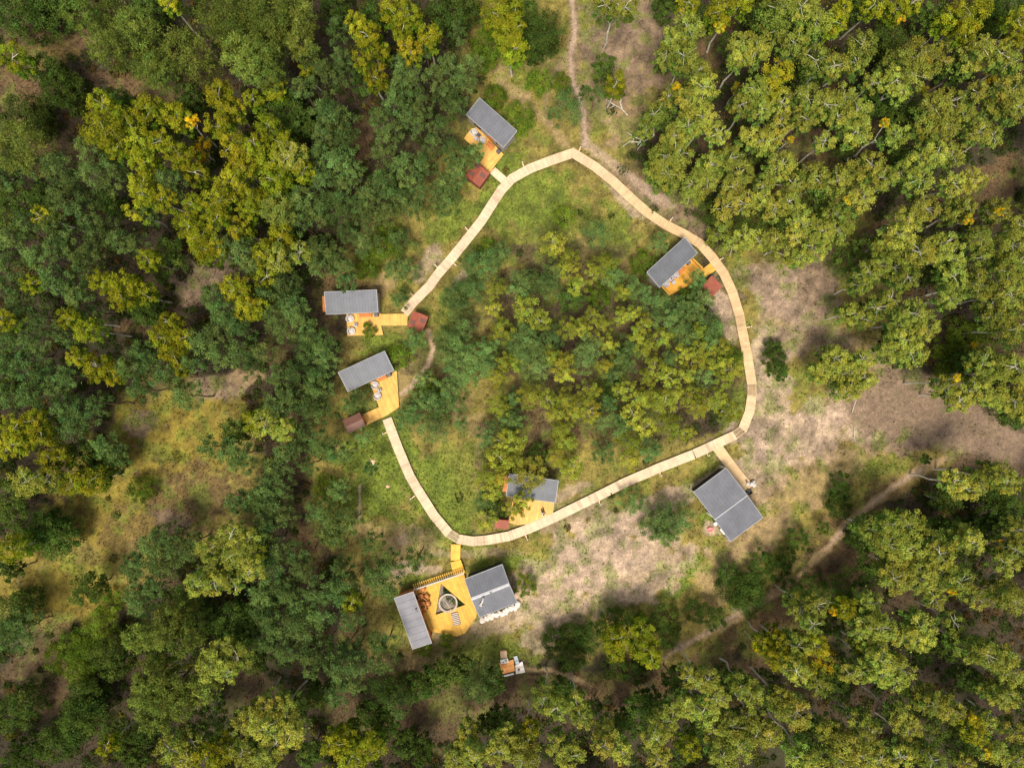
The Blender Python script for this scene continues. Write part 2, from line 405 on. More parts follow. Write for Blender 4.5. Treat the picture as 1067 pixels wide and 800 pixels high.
# ------------------------------------------------------------------ boardwalk loop
LOOP = [(421.5,326.5),(431,314.5),(447.5,298),(456,286),(472,267.5),(488.7,246.8),(501.9,230),(515,209.4),(522.5,198),(533.7,186),(552.5,175.6),(575,167),(597,159.5),(620,173.7),
        (638.7,188.7),(657,206),(674,221),(694,234.5),(712,243.5),(729,253.5),(742,268),(754,284.5),(763,304),(770.5,328),(773,341.7),(779,372),(783.5,400),(783.6,412),(781,429),(774,447),(765.3,453.5),
        (745,463),(722.3,473.4),(686.9,487.3),(651.5,502.5),(618.6,519),(580.6,537.5),(553,550),(530,558.5),(508,562.5),(492.7,563.8),(477.5,561.5),(467.4,555),(452,536.6),(434.5,508.8),(427,496),(414.3,465.8),(403.5,437)]
def lerp3(a, b, t): return tuple(a[i] * (1 - t) + b[i] * t for i in range(3))
def strip(name, pts, width, colf, label, cat, z=0.32, pitch=0.15, parent_name=None):
    P = [Vector((*W(x, y, z), 0)) for x, y in pts]
    org = P[0].copy(); P = [p - org for p in P]
    n = len(P)
    nrm = []
    for i in range(n):
        a = (P[i] - P[i - 1]).normalized() if i else None; b = (P[i + 1] - P[i]).normalized() if i < n - 1 else None
        d = ((a or b) + (b or a)).normalized(); k = 1 / max(0.6, d.dot(b or a)); nrm.append(Vector((-d.y, d.x, 0)) * k)
    root = tag(empty(name, (org.x, org.y, 0)), label, cat)
    b = MB(); rails = MB(); posts = MB(); joints = MB(); rr = random.Random(3)
    tot = 0; L = sum((P[i + 1] - P[i]).length for i in range(n - 1)); h = width / 2
    seg = 0
    for i in range(n - 1):
        d = (P[i + 1] - P[i]); l = d.length; m = max(1, round(l / pitch)); g = 0.010 / (l / m)
        for k in range(m):
            t0, t1 = k / m + g, (k + 1) / m - g
            c0 = P[i] + d * t0; c1 = P[i] + d * t1; n0 = nrm[i].lerp(nrm[i + 1], t0) * h; n1 = nrm[i].lerp(nrm[i + 1], t1) * h
            j0 = 1 + rr.random() * 0.03; j1 = 1 + rr.random() * 0.03
            s = (tot + l * t0) / L
            c = colf(s); v = 1 + 0.10 * (rr.random() * 2 - 1)
            seg += 1
            if seg % 13 == 0: v *= 0.94
            if rr.random() < .06: v *= rr.uniform(.78, .92)
            q = [c0 + n0 * j0, c0 - n0 * j1, c1 - n1 * j1, c1 + n1 * j0]
            b.prism([(p.x, p.y) for p in q], z - 0.035, z + rr.random() * 0.006, tuple(a * v for a in c))
            if seg % 10 == 0:
                for sg in (-1, 1):
                    p = c0 + n0 * (0.84 * sg); posts.box((p.x, p.y, (z - .2) / 2 - .05), (.1, .1, z - .1), math.atan2(d.y, d.x))
        for sg in (-0.80, 0.0, 0.80):
            a0 = P[i] + nrm[i] * h * sg; a1 = P[i + 1] + nrm[i + 1] * h * sg; w = nrm[i] * 0.04; w2 = nrm[i + 1] * 0.04
            q = [a0 + w, a0 - w, a1 - w2, a1 + w2]
            rails.prism([(p.x, p.y) for p in q], z - 0.19, z - 0.04)
        tot += l
    n0 = len(rails.v); rails.v += posts.v; rails.f += [tuple(i + n0 for i in f) for f in posts.f]; rails.c += posts.c
    b.build("plank_walkway", M['wood'], root); rails.build("support_frame", M['beam'], root)
    return root
PALE = (0.55, 0.41, 0.285); TAN = (0.50, 0.34, 0.185)
def loopcol(s):
    t = min(1, max(0, (s - 0.16) / 0.16)); t2 = min(1, max(0, (s - 0.50) / 0.12))
    c = lerp3(PALE, TAN, t); return lerp3(c, PALE, t2 * (.9))
strip("boardwalk", LOOP, 1.36, loopcol, "pale plank boardwalk looping round the young trees between the cabins", "boardwalk")
strip("boardwalk", [(513.2,177.5),(526.5,189.2)], 1.15, lambda s: PALE, "short pale plank link from the topmost cabin's deck to the loop", "boardwalk", z=0.29)
strip("boardwalk", [(747.3,465.5),(757,479),(768,493.5),(780.5,508.5)], 1.5, lambda s: TAN, "tan plank branch running from the loop to the big grey hall", "boardwalk", z=0.30)
strip("boardwalk", [(475,567),(474.5,584)], 1.35, lambda s: YEL2, "bright yellow plank branch leading down to the large yellow deck", "boardwalk", z=0.33)

# low lamps on joist stubs beside the boardwalk
def path_light(px, py, ang):
    x, y = W(px, py)
    r = empty("path_light", (x, y, 0), ang)
    MB().box((0.0, 0, .19), (.85, .16, .07)).build("joist_stub", M['peach'], r)
    MB().box((.3, 0, .30), (.14, .14, .62)).build("lamp_post", M['peach'], r)
    MB().disc((.3, 0), .11, .10, .61, .70, 10).build("lamp_cap", M['cream'], r)
    return r
PL = [(487, 239.5, 135, "at the loop's left bend below the topmost cabin"), (473.8, 275.5, -45, "on the inner side of the left arm"),
      (455.5, 278.5, 135, "by the pale sand patch, outer side of the left arm"), (430.3, 307.6, 135, "just above the left cabin's yellow walkway"),
      (401.8, 450.8, 200, "just below the deck beside the maroon-roofed hut"), (430.2, 517.8, 215, "on the outer side halfway down the lower left arm"),
      (545.3, 172.6, 115, "on the outer side right of the topmost cabin"), (603.6, 156.8, 60, "at the topmost corner of the loop"),
      (698.5, 230, 60, "above the cabin whose roof touches the loop"), (750, 270.8, 30, "on the outer side right of the dark orange deck"),
      (736.6, 472.2, -65, "left of the branch that leads to the big hall"), (687.5, 493, -65, "on the outer side midway along the lower right arm"),
      (624.5, 523, -65, "on the outer side over bare sand, lower right arm"), (548.5, 559.3, -65, "just below the cabin with a tree over its roof"),
      (779.3, 341, 15, "on the outer side halfway down the right arm")]
for px, py, a, w_ in PL:
    tag(path_light(px, py, rad(a)), "small wooden path light " + w_, "path light", "path lights along the boardwalk")

# ------------------------------------------------------------------ cabins and halls
def rect_from(c4, z):
    P = [Vector(W(x, y, z)) for x, y in c4]
    BL, BR, FR, FL = P
    c = (BL + BR + FR + FL) / 4
    u = ((BR - BL) + (FR - FL)).normalized(); L = ((BR - BL).length + (FR - FL).length) / 2; D = ((BL - FL).length + (BR - FR).length) / 2
    return c, math.atan2(u.y, u.x), L, D

def building(name, c4, zb, zf, label, cat, roofm='roof', wallm='wall_g', ridge=None, orange_end=0, ribs=0.42, rib_dir='y', end_trim=0, door=True, over=0.14):
    zm = (zb + zf) / 2 if ridge is None else zb
    c, ang, L, D = rect_from(c4, zm)
    root = tag(empty(name, (c.x, c.y, 0), ang), label, cat)
    hx, hy = L / 2, D / 2
    T = 0.16
    ry = 0 if ridge is None else ridge[0] * D - hy     # ridge line y
    def ztop(x, y):
        if ridge is None: return zf + (zb - zf) * (y + hy) / D
        if y >= ry: return ridge[1] + (zb - ridge[1]) * (y - ry) / (hy - ry)
        return zf + (ridge[1] - zf) * (y + hy) / (ry + hy)
    rf = MB()
    strips_y = [(-hy, hy)] if ridge is None else [(-hy, ry), (ry, hy)]
    for y0, y1 in strips_y:
        rf.prism([(-hx, y0), (hx, y0), (hx, y1), (-hx, y1)], lambda x, y: ztop(x, y) - T, ztop)
        if rib_dir == 'y':
            k = int(L / ribs)
            for i in range(1, k):
                x = -hx + L * i / k
                rf.prism([(x - .014, y0 + .01), (x + .014, y0 + .01), (x + .014, y1 - .01), (x - .014, y1 - .01)], lambda x, y: ztop(x, y) - .01, lambda x, y: ztop(x, y) + .035)
        else:
            k = int((y1 - y0) / ribs)
            for i in range(1, k):
                y = y0 + (y1 - y0) * i / k
                rf.prism([(-hx + .01, y - .02), (hx - .01, y - .02), (hx - .01, y + .02), (-hx + .01, y + .02)], lambda x, y: ztop(x, y) - .01, lambda x, y: ztop(x, y) + .03)
    roof = rf.build("roof", M[roofm], root)
    tr = MB(); e = 0.05
    for sg in (-1, 1):
        for y0, y1 in strips_y:
            x0, x1 = (hx + .002, hx + e) if sg > 0 else (-hx - e, -hx - .002)
            tr.prism([(x0, y0), (x1, y0), (x1, y1), (x0, y1)], lambda x, y: ztop(x, y) - T - .04, lambda x, y: ztop(x, y) + .03)
        yy0, yy1 = (hy + .002, hy + e) if sg > 0 else (-hy - e, -hy - .002)
        tr.prism([(-hx - e, yy0), (hx + e, yy0), (hx + e, yy1), (-hx - e, yy1)], lambda x, y: ztop(x, hy * sg) - T - .04, lambda x, y: ztop(x, hy * sg) + .025)
    tr.build("roof_edge", M['trim'], roof)
    if ridge is not None:
        rc = MB(); ww = ridge[2]
        for a_, b_ in ((-ww, 0), (0, ww)):
            rc.prism([(-hx, ry + a_), (hx, ry + a_), (hx, ry + b_), (-hx, ry + b_)], lambda x, y: ztop(x, y) + .02, lambda x, y: ztop(x, y) + .06)
        rc.build("ridge_cap", M['trim'], roof)
    # walls under the roof
    o = over; wx, wy = hx - o, hy - o
    wl = MB(); t = 0.12
    def slab(p): wl.prism(p, -0.1, lambda x, y: ztop(x, y) - T - .01)
    slab([(-wx, wy - t), (wx, wy - t), (wx, wy), (-wx, wy)])
    slab([(-wx, -wy), (wx, -wy), (wx, -wy + t), (-wx, -wy + t)])
    for sg in (-1, 1):
        ys = sorted({-wy + t, wy - t} | ({ry} if ridge is not None else set()))
        for y0, y1 in zip(ys[:-1], ys[1:]):
            xa, xb = (wx - t, wx) if sg > 0 else (-wx, -wx + t)
            slab([(xa, y0), (xb, y0), (xb, y1), (xa, y1)])
    bt = wl
    for i in range(int(L / 0.3)):
        x = -wx + .15 + i * 0.3
        if x < wx - .1:
            for s_ in (-1, 1):
                bt.prism([(x - .02, s_ * (wy + .003)), (x + .02, s_ * (wy + .003)), (x + .02, s_ * (wy + .022)), (x - .02, s_ * (wy + .022))], 0.1, lambda x, y: ztop(x, y) - T - .03)
    wl.build("wall", M[wallm], root)
    if door:
        f = MB(); f.box((L * .12, -wy - .03, 1.15), (1.0, .06, 2.1)); dr = f.build("door", M['orange'], root)
        MB().box((L * .12 + .38, -wy - .085, 1.1), (.04, .05, .2)).build("handle", M['dgrey'], dr)
        for k, (fx, fw) in enumerate(((-.22, 1.5), (.33, .8))):
            wn = MB().box((L * fx, -wy - .03, 1.45), (fw, .05, 1.1)).build("window", M['trim'], root)
            MB().box((L * fx, -wy - .065, 1.45), (fw - .12, .02, .98)).build("pane", M['glass'], wn)
    if orange_end:
        s_ = orange_end
        MB().box((s_ * (hx + .28), 0.0, 1.0), (.7, D * .72, 2.1)).build("wood_annexe", M['orange'], root)
    return root, L, D, ang, ztop

CA = building("cabin", [(500.8,102.8),(538.5,138.5),(524.7,152),(485,119.3)], 3.1, 2.6, "grey-roofed cabin at the top, its yellow deck linked by a short walk", "cabin")
CB = building("cabin", [(338.8,304.8),(391.5,302.3),(394.5,325),(339.3,327)], 3.1, 2.6, "grey-roofed cabin farthest left, its deck and walkway pointing right", "cabin", orange_end=-1)
CC = building("cabin", [(354,388.7),(399.8,365.5),(411,386.3),(361.3,407)], 3.1, 2.6, "grey-roofed tilted cabin left of the loop, beside the maroon hut", "cabin")
CD = building("cabin", [(673.5,284.5),(712,248.5),(728,263),(688,298.5)], 3.1, 2.6, "grey-roofed cabin inside the loop with a deep orange deck", "cabin", roofm='roof_d')
CE = building("cabin", [(531,493.8),(582.2,500.3),(578,523.8),(527.3,516.3)], 3.1, 2.6, "dark-roofed cabin with a tree growing across its roof", "cabin", roofm='roof_d', orange_end=-1)
HF = building("hall", [(722.3,512.5),(756,488.5),(795,538),(762,563.8)], 2.9, 2.9, "big grey gabled hall with black walls at the lower right", "hall", roofm='roof', wallm='wall_k', ridge=(0.46, 3.5, .06), ribs=0.5, door=True, over=.3)
HG = building("dining_house", [(484.3,602.8),(523.6,588.3),(538.3,627),(499.8,643)], 2.9, 2.9, "grey ridged-roof house right of the large yellow deck", "house", roofm='roof', wallm='wall_k', ridge=(0.52, 3.7, .22), ribs=0.42, door=False, over=.25)
HH = building("service_house", [(430.2,676.5),(410.6,623),(430.8,616.3),(449.4,668.8)], 2.7, 3.0, "lilac-grey roofed house left of the large yellow deck", "house", roofm='roof_l', wallm='orange', ribs=0.95, over=.2)

# roof fittings of the two houses by the big deck and the hall
r = HG[0]
px = MB().tube([(-1.9, -1.05, 3.3), (-1.9, -1.05, 3.85), (-1.55, -0.75, 4.0), (-1.2, -0.2, 4.0)], [.16, .16, .15, .15], 10).tube([(-2.2, -1.1, 3.4), (-1.8, -1.2, 3.75)], [.12, .22], 10)
px.build("flue_pipe", M['cream'], r, True)
MB().box((0, .02, 3.80), (.28, .14, .12)).build("ridge_vent", M['dgrey'], r)
r = HH[0]
MB().disc((1.4, -1.0), .13, .13, 2.7, 3.25, 12).build("roof_vent", M['black'], r)
MB().disc((1.05, -1.05), .09, .09, 2.7, 3.05, 12).build("roof_vent", M['black'], r)
r = HF[0]
for sx, sy in ((-1, -1), (1, -1), (-1, 1), (1, 1)):
    MB().box((sx * (HF[1] / 2 - .02), sy * (HF[2] / 2 - .02), 1.4), (.16, .16, 2.75)).build("corner_post", M['white'], r)
MB().box((-HF[1] / 2 + .1, .0, 1.4), (.16, .5, 2.7)).build("corner_post", M['white'], r)

# rows of white stones along the lower side of the ridged house
root = empty("stone_edging", (*W(520, 637), 0))
mb = MB(); rr = random.Random(5)
def stones(x0, y0, x1, y1, n):
    for i in range(n):
        t = (i + .3 * rr.random()) / (n - 1)
        for k in range(2):
            wx_, wy_ = W(x0 + (x1 - x0) * t + rr.uniform(-1, 1), y0 + (y1 - y0) * t + rr.uniform(-2.0, 2.2))
            mb.blob((wx_ - root.location.x, wy_ - root.location.y, .12 + rr.random() * .25), .24 + rr.random() * .12, (1, 1, .7), rr.randrange(999), .2)
stones(501.5, 645, 538, 631.5, 26); stones(538.5, 631, 539.5, 627.5, 3)
mb.build("stone", M['stone'], root)
tag(root, "bank of white stones along the lower side of the ridged grey house", "stone edging")

# ------------------------------------------------------------------ decks
def A_(c, d=0): return c[3] + rad(d)
deck("wooden_deck", [[(497.5,133),(524.9,161),(516,172),(504.3,164.2),(497.5,156.5)],[(497.5,133),(497.5,156.5),(483.3,144.6),(491,134)],[(516,172),(510.6,180.6),(499.2,170.2),(504.3,164.2)]], A_(CA, 90), "yellow L-shaped deck below the topmost cabin", "deck")
deck("wooden_deck", [[(361,326.5),(397,326.5),(397,339),(388,349),(362,350)],[(397,339),(399.4,349),(388,349)],[(397.2,327.2),(425,326.8),(424.3,339),(397.2,339.2)]], A_(CB, 90), "yellow deck with walkway below the leftmost cabin", "deck")
deck("wooden_deck", [[(385.4,398.5),(413.4,386),(415.8,424),(403.6,432.4),(395,424)],[(395,424),(403.6,432.4),(381.6,443),(377,431.9)]], A_(CC, 90), "yellow angled deck reaching from the tilted cabin to the maroon hut", "deck")
deck("wooden_deck", [[(689.5,298),(721,269),(732.4,279.6),(733,289),(697.8,307.8)]], A_(CD, 90), "deep orange deck on the lower side of the cabin inside the loop", "deck", col=ORG)
deck("deck_ramp", [[(732.3,280.2),(740,274),(745.6,281.8),(733.6,289.6)]], A_(CD, 0), "yellow ramp between the orange deck and the boardwalk", "ramp", col=YEL2, z=.30)
deck("wooden_deck", [[(535,519),(577.6,523),(576,536.5),(556.5,545.5),(539,547),(529.3,544)]], A_(CE, 90), "yellow deck touching the boardwalk below the dark-roofed cabin", "deck", col=(0.64, 0.36, .10))
DZ = 0.55
tri = [(459.4,607.8),(485,629.9),(454,640.3)]
T0, T1, T2 = tri
BIG = [[(431.5,614.2),(483.3,597),T0],[(483.3,597),(485.3,605),T1,T0],[(485.3,605),(496.9,638.8),T1],[(496.9,638.8),(496,643),(484.8,659.2),(475.8,662.8),(448.8,657.6),T2,T1],[(431.5,614.2),T0,T2,(440.5,641)],[(440.5,641),T2,(448.8,657.6),(433.8,624.5)]]
deck("terrace_deck", [[(431.5,614.2),(483.3,597),T0]] + [[(483.3,597),(485.3,605),T1,T0],[(485.3,605),(496.9,638.8),T1],[(496.9,638.8),(496,643),(484.8,659.2),T1],[(484.8,659.2),(475.8,662.8),T2,T1],[(475.8,662.8),(448.8,657.6),T2],[(448.8,657.6),(440.5,641),T2],[(431.5,614.2),T0,T2,(440.5,641)]],
     A_(HG, 90), "large bright yellow terrace with a triangular opening between two grey houses", "terrace", col=YEL2, z=DZ)
rz = HG[3]
deck("deck_ramp", [[(469.4,585.8),(480,583),(484.6,596.4),(472.4,599)]], rz, "wide yellow ramp at the upper corner of the large yellow terrace", "ramp", col=(0.68, .39, .045), z=.44)
# gravel inside the triangle and pads of the setting
g = MB(); g.prism([W(*p) for p in tri], .02, .10); tag(g.build("gravel", M['gravel']), kind="structure")
# dark grass tufts at two sides of the triangle come with the grass below
# railing on the terrace's upper edge
x0, y0 = W(430.5, 614.6, 1.4); x1, y1 = W(483.5, 597.0, 1.4)
rl = empty("deck_railing", (x0, y0, 0), math.atan2(y1 - y0, x1 - x0)); Lr = math.hypot(x1 - x0, y1 - y0)
tag(rl, "yellow slatted railing along the upper edge of the large terrace", "railing")
MB().box((Lr / 2, 0, 1.42), (Lr, .16, .06)).build("handrail", M['cream'], rl)
sl_ = MB()
for i in range(int(Lr / .32)): sl_.box((.1 + i * .32, .0, .75), (.12, .05, 1.28))
sl_.build("baluster", M['wood'], rl); 
bl = MB()
for i in range(int(Lr / .32)): bl.box((.1 + i * .32, .34, 0.66), (.15, .62, .05), 0, YEL2)
bl.build("slatted_bench", M['wood'], rl)
for a in sl_.c[:0]: pass

def railing(pxa, pxb, label, col=YEL2, h=1.0, z0=.3):
    x0, y0 = W(*pxa, z0 + h); x1, y1 = W(*pxb, z0 + h); L = math.hypot(x1 - x0, y1 - y0)
    r = tag(empty("deck_railing", (x0, y0, 0), math.atan2(y1 - y0, x1 - x0)), label, "railing")
    MB().box((L / 2, 0, z0 + h), (L, .14, .06), 0, col).build("handrail", M['wood'], r)
    m_ = MB()
    for i in range(int(L / .2) + 1): m_.box((min(L - .04, .04 + i * .2), 0, z0 + h / 2), (.05, .05, h - .06), 0, col)
    m_.build("baluster", M['wood'], r)
railing((722, 269.3), (732.2, 279.2), "short orange railing on the right edge of the deep orange deck")
railing((689.8, 298.8), (697.6, 307.4), "short orange railing on the left edge of the deep orange deck")

# ------------------------------------------------------------------ small red huts
def hut(c4, h, label, roofm='red', patches=0, gable=True, wallm='redwall', group=None):
    c, ang, L, D = rect_from(c4, h)
    root = tag(empty("small_hut", (c.x, c.y, 0), ang), label, "hut", group)
    hx, hy = L / 2, D / 2; rise = .35 if gable else .0
    zt = (lambda x, y: h - .18 + rise * (1 - abs(y) / hy)) if gable else (lambda x, y: h + .12 * y / hy)
    rf = MB()
    for y0, y1 in ((-hy, 0), (0, hy)):
        rf.prism([(-hx, y0), (hx, y0), (hx, y1), (-hx, y1)], lambda x, y: zt(x, y) - .09, zt)
        for i in range(1, int(L / .3)):
            x = -hx + i * .3; rf.prism([(x - .02, y0 + .01), (x + .02, y0 + .01), (x + .02, y1 - .01), (x - .02, y1 - .01)], lambda x, y: zt(x, y) - .02, lambda x, y: zt(x, y) + .025)
    ro = rf.build("roof", M[roofm], root)
    if gable:
        rc = MB()
        for a_, b_ in ((-.09, 0), (0, .09)): rc.prism([(-hx, a_), (hx, a_), (hx, b_), (-hx, b_)], lambda x, y: zt(x, y) + .028, lambda x, y: zt(x, y) + .05)
        rc.build("ridge_cap", M[roofm], ro)
    for k in range(patches):
        p = MB(); cx_ = (-.12 + .30 * k) * L - .1; sg = -1 if k % 2 else 1
        ya, yb = sorted((sg * .12 * D, sg * .42 * D))
        p.prism([(cx_ - .28, ya), (cx_ + .28, ya), (cx_ + .28, yb), (cx_ - .28, yb)], lambda x, y: zt(x, y) + .026, lambda x, y: zt(x, y) + .06)
        p.build("roof_panel", M['reddark'], ro)
    w = MB(); wx, wy = hx - .12, hy - .12; t = .08
    for p in ([(-wx, wy - t), (wx, wy - t), (wx, wy), (-wx, wy)], [(-wx, -wy), (wx, -wy), (wx, -wy + t), (-wx, -wy + t)], [(-wx, -wy + t), (-wx + t, -wy + t), (-wx + t, 0), (-wx, 0)], [(-wx, 0), (-wx + t, 0), (-wx + t, wy - t), (-wx, wy - t)],
              [(wx - t, -wy + t), (wx, -wy + t), (wx, 0), (wx - t, 0)], [(wx - t, 0), (wx, 0), (wx, wy - t), (wx - t, wy - t)]):
        w.prism(p, -.05, lambda x, y: zt(x, y) - .1)
    w.build("wall", M[wallm], root)
    d = MB().box((wx + .03, 0, .95), (.05, .7, 1.8)).build("door", M['orange'], root)
    MB().box((wx + .075, .25, .95), (.04, .04, .15)).build("handle", M['dgrey'], d)
hut([(484.8,182.6),(495.6,168.6),(509.8,180.6),(499.4,195.6)], 2.1, "red-roofed hut with dark panels below the topmost cabin's deck", patches=3)
hut([(423.9,339.8),(430.5,323.6),(446,329.8),(440,346)], 2.1, "red-roofed hut at the junction of the loop and the leftmost walkway", patches=2)
hut([(357.8,437.3),(375,429.6),(380.4,443.2),(362,452.3)], 2.1, "maroon ridged-roof hut at the end of the tilted cabin's deck", roofm='maroon')
hut([(729,299.6),(742,287.4),(752.6,298),(743.4,308.8)], 2.0, "flat dark red hut between the deep orange deck and the boardwalk", gable=False)
hut([(516.8,541),(529.8,541.8),(530,551.6),(514.6,550)], 1.9, "flat dark red hut left of the deck near the loop's bottom", gable=False)

# ------------------------------------------------------------------ deck furniture
def seat_pod(px, py, m, label, rz=0.0, s=1.0, z=.30):
    x, y = W(px, py, z + .5); r = tag(empty("round_chair", (x, y, z), rz), label, "chair", "round lounge chairs on the cabin decks")
    b = MB(); n = 14
    b.tube([(0, 0, .16), (0, 0, .30), (0, 0, .40)], [.30 * s, .50 * s, .56 * s], n); b.build("seat", M[m], r)
    MB().blob((0, 0, .42), .42 * s, (1, 1, .28), 3, .05).build("cushion", M[m], r, True)
    bk = MB(); pts = [(.5 * s * math.cos(a), .5 * s * math.sin(a), .55 + .18 * math.sin((i) / 8 * math.pi)) for i, a in enumerate([math.pi * (.1 + .8 * k / 8) for k in range(9)])]
    bk.tube(pts, [.09 * s] * 9, 7).build("backrest", M[m], r, True)
    for k in range(4):
        a = math.pi / 4 + k * math.pi / 2; MB().box((.24 * math.cos(a), .24 * math.sin(a), .08), (.04, .04, .16), a).build("leg", M['dgrey'], r)
def side_table(px, py, label, z=.30, rz=0.0, m='lilac', items=True):
    x, y = W(px, py, z + .5); r = tag(empty("side_table", (x, y, z), rz), label, "table", "low tables on the cabin decks")
    MB().box((0, 0, .45), (.6, .5, .04)).build("table_top", M[m], r)
    for sx in (-1, 1):
        for sy in (-1, 1): MB().box((sx * .25, sy * .2, .21), (.04, .04, .43)).build("leg", M['dgrey'], r)
    if items: MB().disc((.1, .02), .11, .10, .471, .60, 10).build("pot", M['black'], r)
def bench(px, py, rz, label, z=.30, w=1.2, d=.55):
    x, y = W(px, py, z + .3); r = tag(empty("wooden_bench", (x, y, z), rz), label, "bench", "orange benches against the cabins")
    s = MB()
    for k in range(4): s.box((0, -d / 2 + d / 8 + k * d / 4, .42), (w, d / 4 - .02, .04))
    s.build("seat", M['orange'], r)
    b = MB()
    for k in range(3): b.box((0, d / 2, .55 + k * .12), (w, .03, .1))
    b.build("backrest", M['orange'], r)
    for sx in (-1, 1): MB().box((sx * (w / 2 - .08), 0, .2), (.06, d - .04, .4)).build("leg", M['orange'], r)
def grill(px, py, rz, label, z=.30):
    x, y = W(px, py, z + .8); r = tag(empty("cool_box", (x, y, z), rz), label, "box", "dark boxes beside the cabin doors")
    MB().box((0, 0, .35), (.52, .42, .66)).build("body", M['dgrey'], r)
    MB().box((0, 0, .71), (.56, .46, .05)).build("lid", M['dgrey'], r)
    MB().box((0, -.235, .60), (.2, .03, .03)).build("handle", M['trim'], r)
seat_pod(493.8, 137.8, 'cream', "cream round chair at the upper end of the topmost deck", 2.3)
seat_pod(502.4, 146.2, 'cream', "cream round chair in the middle of the topmost deck", 2.3)
side_table(498.6, 140.6, "low dark table between two cream chairs against the topmost cabin", rz=A_(CA), m='dgrey')
side_table(495.6, 144.2, "lilac low table left of the cream chairs on the topmost deck", rz=A_(CA), items=False)
bench(510.6, 152.4, A_(CA), "orange bench beside the topmost cabin's door")
grill(519.2, 157.2, A_(CA), "dark grey box at the lower corner of the topmost deck")
seat_pod(364.6, 332.0, 'cream', "cream round chair under the leftmost cabin's eave", 1.5)
seat_pod(366.0, 345.0, 'cream', "cream round chair at the lower left corner of the leftmost deck", 1.5)
side_table(370.0, 338.4, "lilac table with a black pot on the leftmost deck", rz=A_(CB))
bench(381, 328.6, A_(CB), "orange bench against the leftmost cabin", w=1.8)
grill(391.6, 328.0, A_(CB), "dark grey box beside the leftmost cabin's lower right corner")
seat_pod(390.6, 401.2, 'cream', "cream round chair under the tilted cabin's eave", 3.0)
seat_pod(393.2, 412.6, 'cream', "cream round chair on the left edge of the tilted cabin's deck", 3.0)
side_table(395.0, 406.6, "lilac table with a black pot on the tilted cabin's deck", rz=A_(CC))
bench(398.6, 394.0, A_(CC), "orange bench against the tilted cabin", w=1.3)
grill(405.0, 390.8, A_(CC), "dark grey box near the tilted cabin's right end")
seat_pod(694.2, 295.4, 'lilac', "lilac round chair at the lower end of the deep orange deck", 2.2)
seat_pod(703.8, 286.4, 'lilac', "lilac round chair in the middle of the deep orange deck", 2.2)
side_table(699.4, 290.8, "lilac table with a black pot on the deep orange deck", rz=A_(CD))
side_table(702.2, 294.2, "plain lilac table at the edge of the deep orange deck", rz=A_(CD), items=False)
bench(710.6, 282.0, A_(CD), "orange bench against the cabin inside the loop", w=1.2)
grill(718.0, 273.6, A_(CD), "dark box at the upper corner of the deep orange deck")

# rust wicker seats and plants on the terrace
def wicker(px, py, rz, label):
    x, y = W(px, py, DZ + .4); r = tag(empty("wicker_armchair", (x, y, DZ), rz), label, "armchair", "rust coloured wicker armchairs on the large terrace")
    MB().box((0, 0, .22), (.72, .7, .40)).build("seat", M['rust'], r)
    MB().box((0, .31, .58), (.74, .12, .5), tilt=0).build("backrest", M['rust'], r)
    for s_ in (-1, 1): MB().box((s_ * .33, -.05, .5), (.12, .62, .22)).build("armrest", M['rust'], r)
    MB().blob((0, -.04, .46), .28, (1, 1, .3), 2, .05).build("cushion", M['orange'], r, True)
for i, (x, y, a, w_) in enumerate([(440.6, 614.2, 1.2, "uppermost of those along the left side"), (438.6, 621.2, .4, "under the house eave, second from the top"), (444.6, 621.6, 2.4, "right one of the middle pair"),
                                (440.4, 628.8, .2, "left one of the lower pair"), (445.6, 629.0, 1.9, "right one of the lower pair"), (442.4, 634.6, -.6, "lowest, below the lower pair")]):
    wicker(x, y, a, "rust wicker armchair on the large terrace, " + w_)
# orange steps by the lower end of the left house
x, y = W(446.4, 661.8); st = tag(empty("wooden_steps", (x, y, 0), HH[3]), "narrow rust-brown steps at the lower right of the lilac-roofed house", "steps")
for k in range(4): MB().box((-.9 + k * .5, .0, .12 + .12 * k), (.46, .5, .05)).build("tread", M['rust'], st)
MB().box((-.15, .28, .3), (2.0, .05, .3)).build("side_board", M['orange'], st)

# clear dome over the triangle, with striped steps
x, y = W(466.9, 628.2, .6)
dm = tag(empty("clear_dome", (x, y, .10)), "round clear dome with a pale ring standing in the terrace's triangular opening", "dome")
ring = MB(); R_ = 1.33
ring.tube([(R_ * math.cos(a), R_ * math.sin(a), .5) for a in np.linspace(0, 2 * math.pi, 37)], [.07] * 37, 7).build("base_ring", M['gwood'], dm, True)
wl = MB(); nseg = 32
vs_ = []; fs_ = []
for k in range(nseg):
    a = 2 * math.pi * k / nseg; vs_ += [(1.24 * math.cos(a), 1.24 * math.sin(a), 0), (1.24 * math.cos(a), 1.24 * math.sin(a), .48), (1.16 * math.cos(a), 1.16 * math.sin(a), .48), (1.16 * math.cos(a), 1.16 * math.sin(a), 0)]
for k in range(nseg):
    a = k * 4; b2 = ((k + 1) % nseg) * 4
    for i in range(4): fs_.append((a + i, b2 + i, b2 + (i + 1) % 4, a + (i + 1) % 4))
wl.add(vs_, fs_).build("tub_wall", M['gwood'], dm)
MB().disc((0, 0), 1.14, 1.14, .02, .10, 32).build("tub_floor", M['gravel'], dm)
MB().box((-.35, .12, .2), (.22, .8, .18), -.5).build("inner_bench", M['black'], dm)
MB().box((-.95, -.2, .2), (.14, .5, .2), .2).build("inner_bench", M['black'], dm)
MB().box((0.05, .9, .2), (.3, .14, .2), .2).build("inner_bench", M['black'], dm)
gd = MB(); vs_ = []; fs_ = []
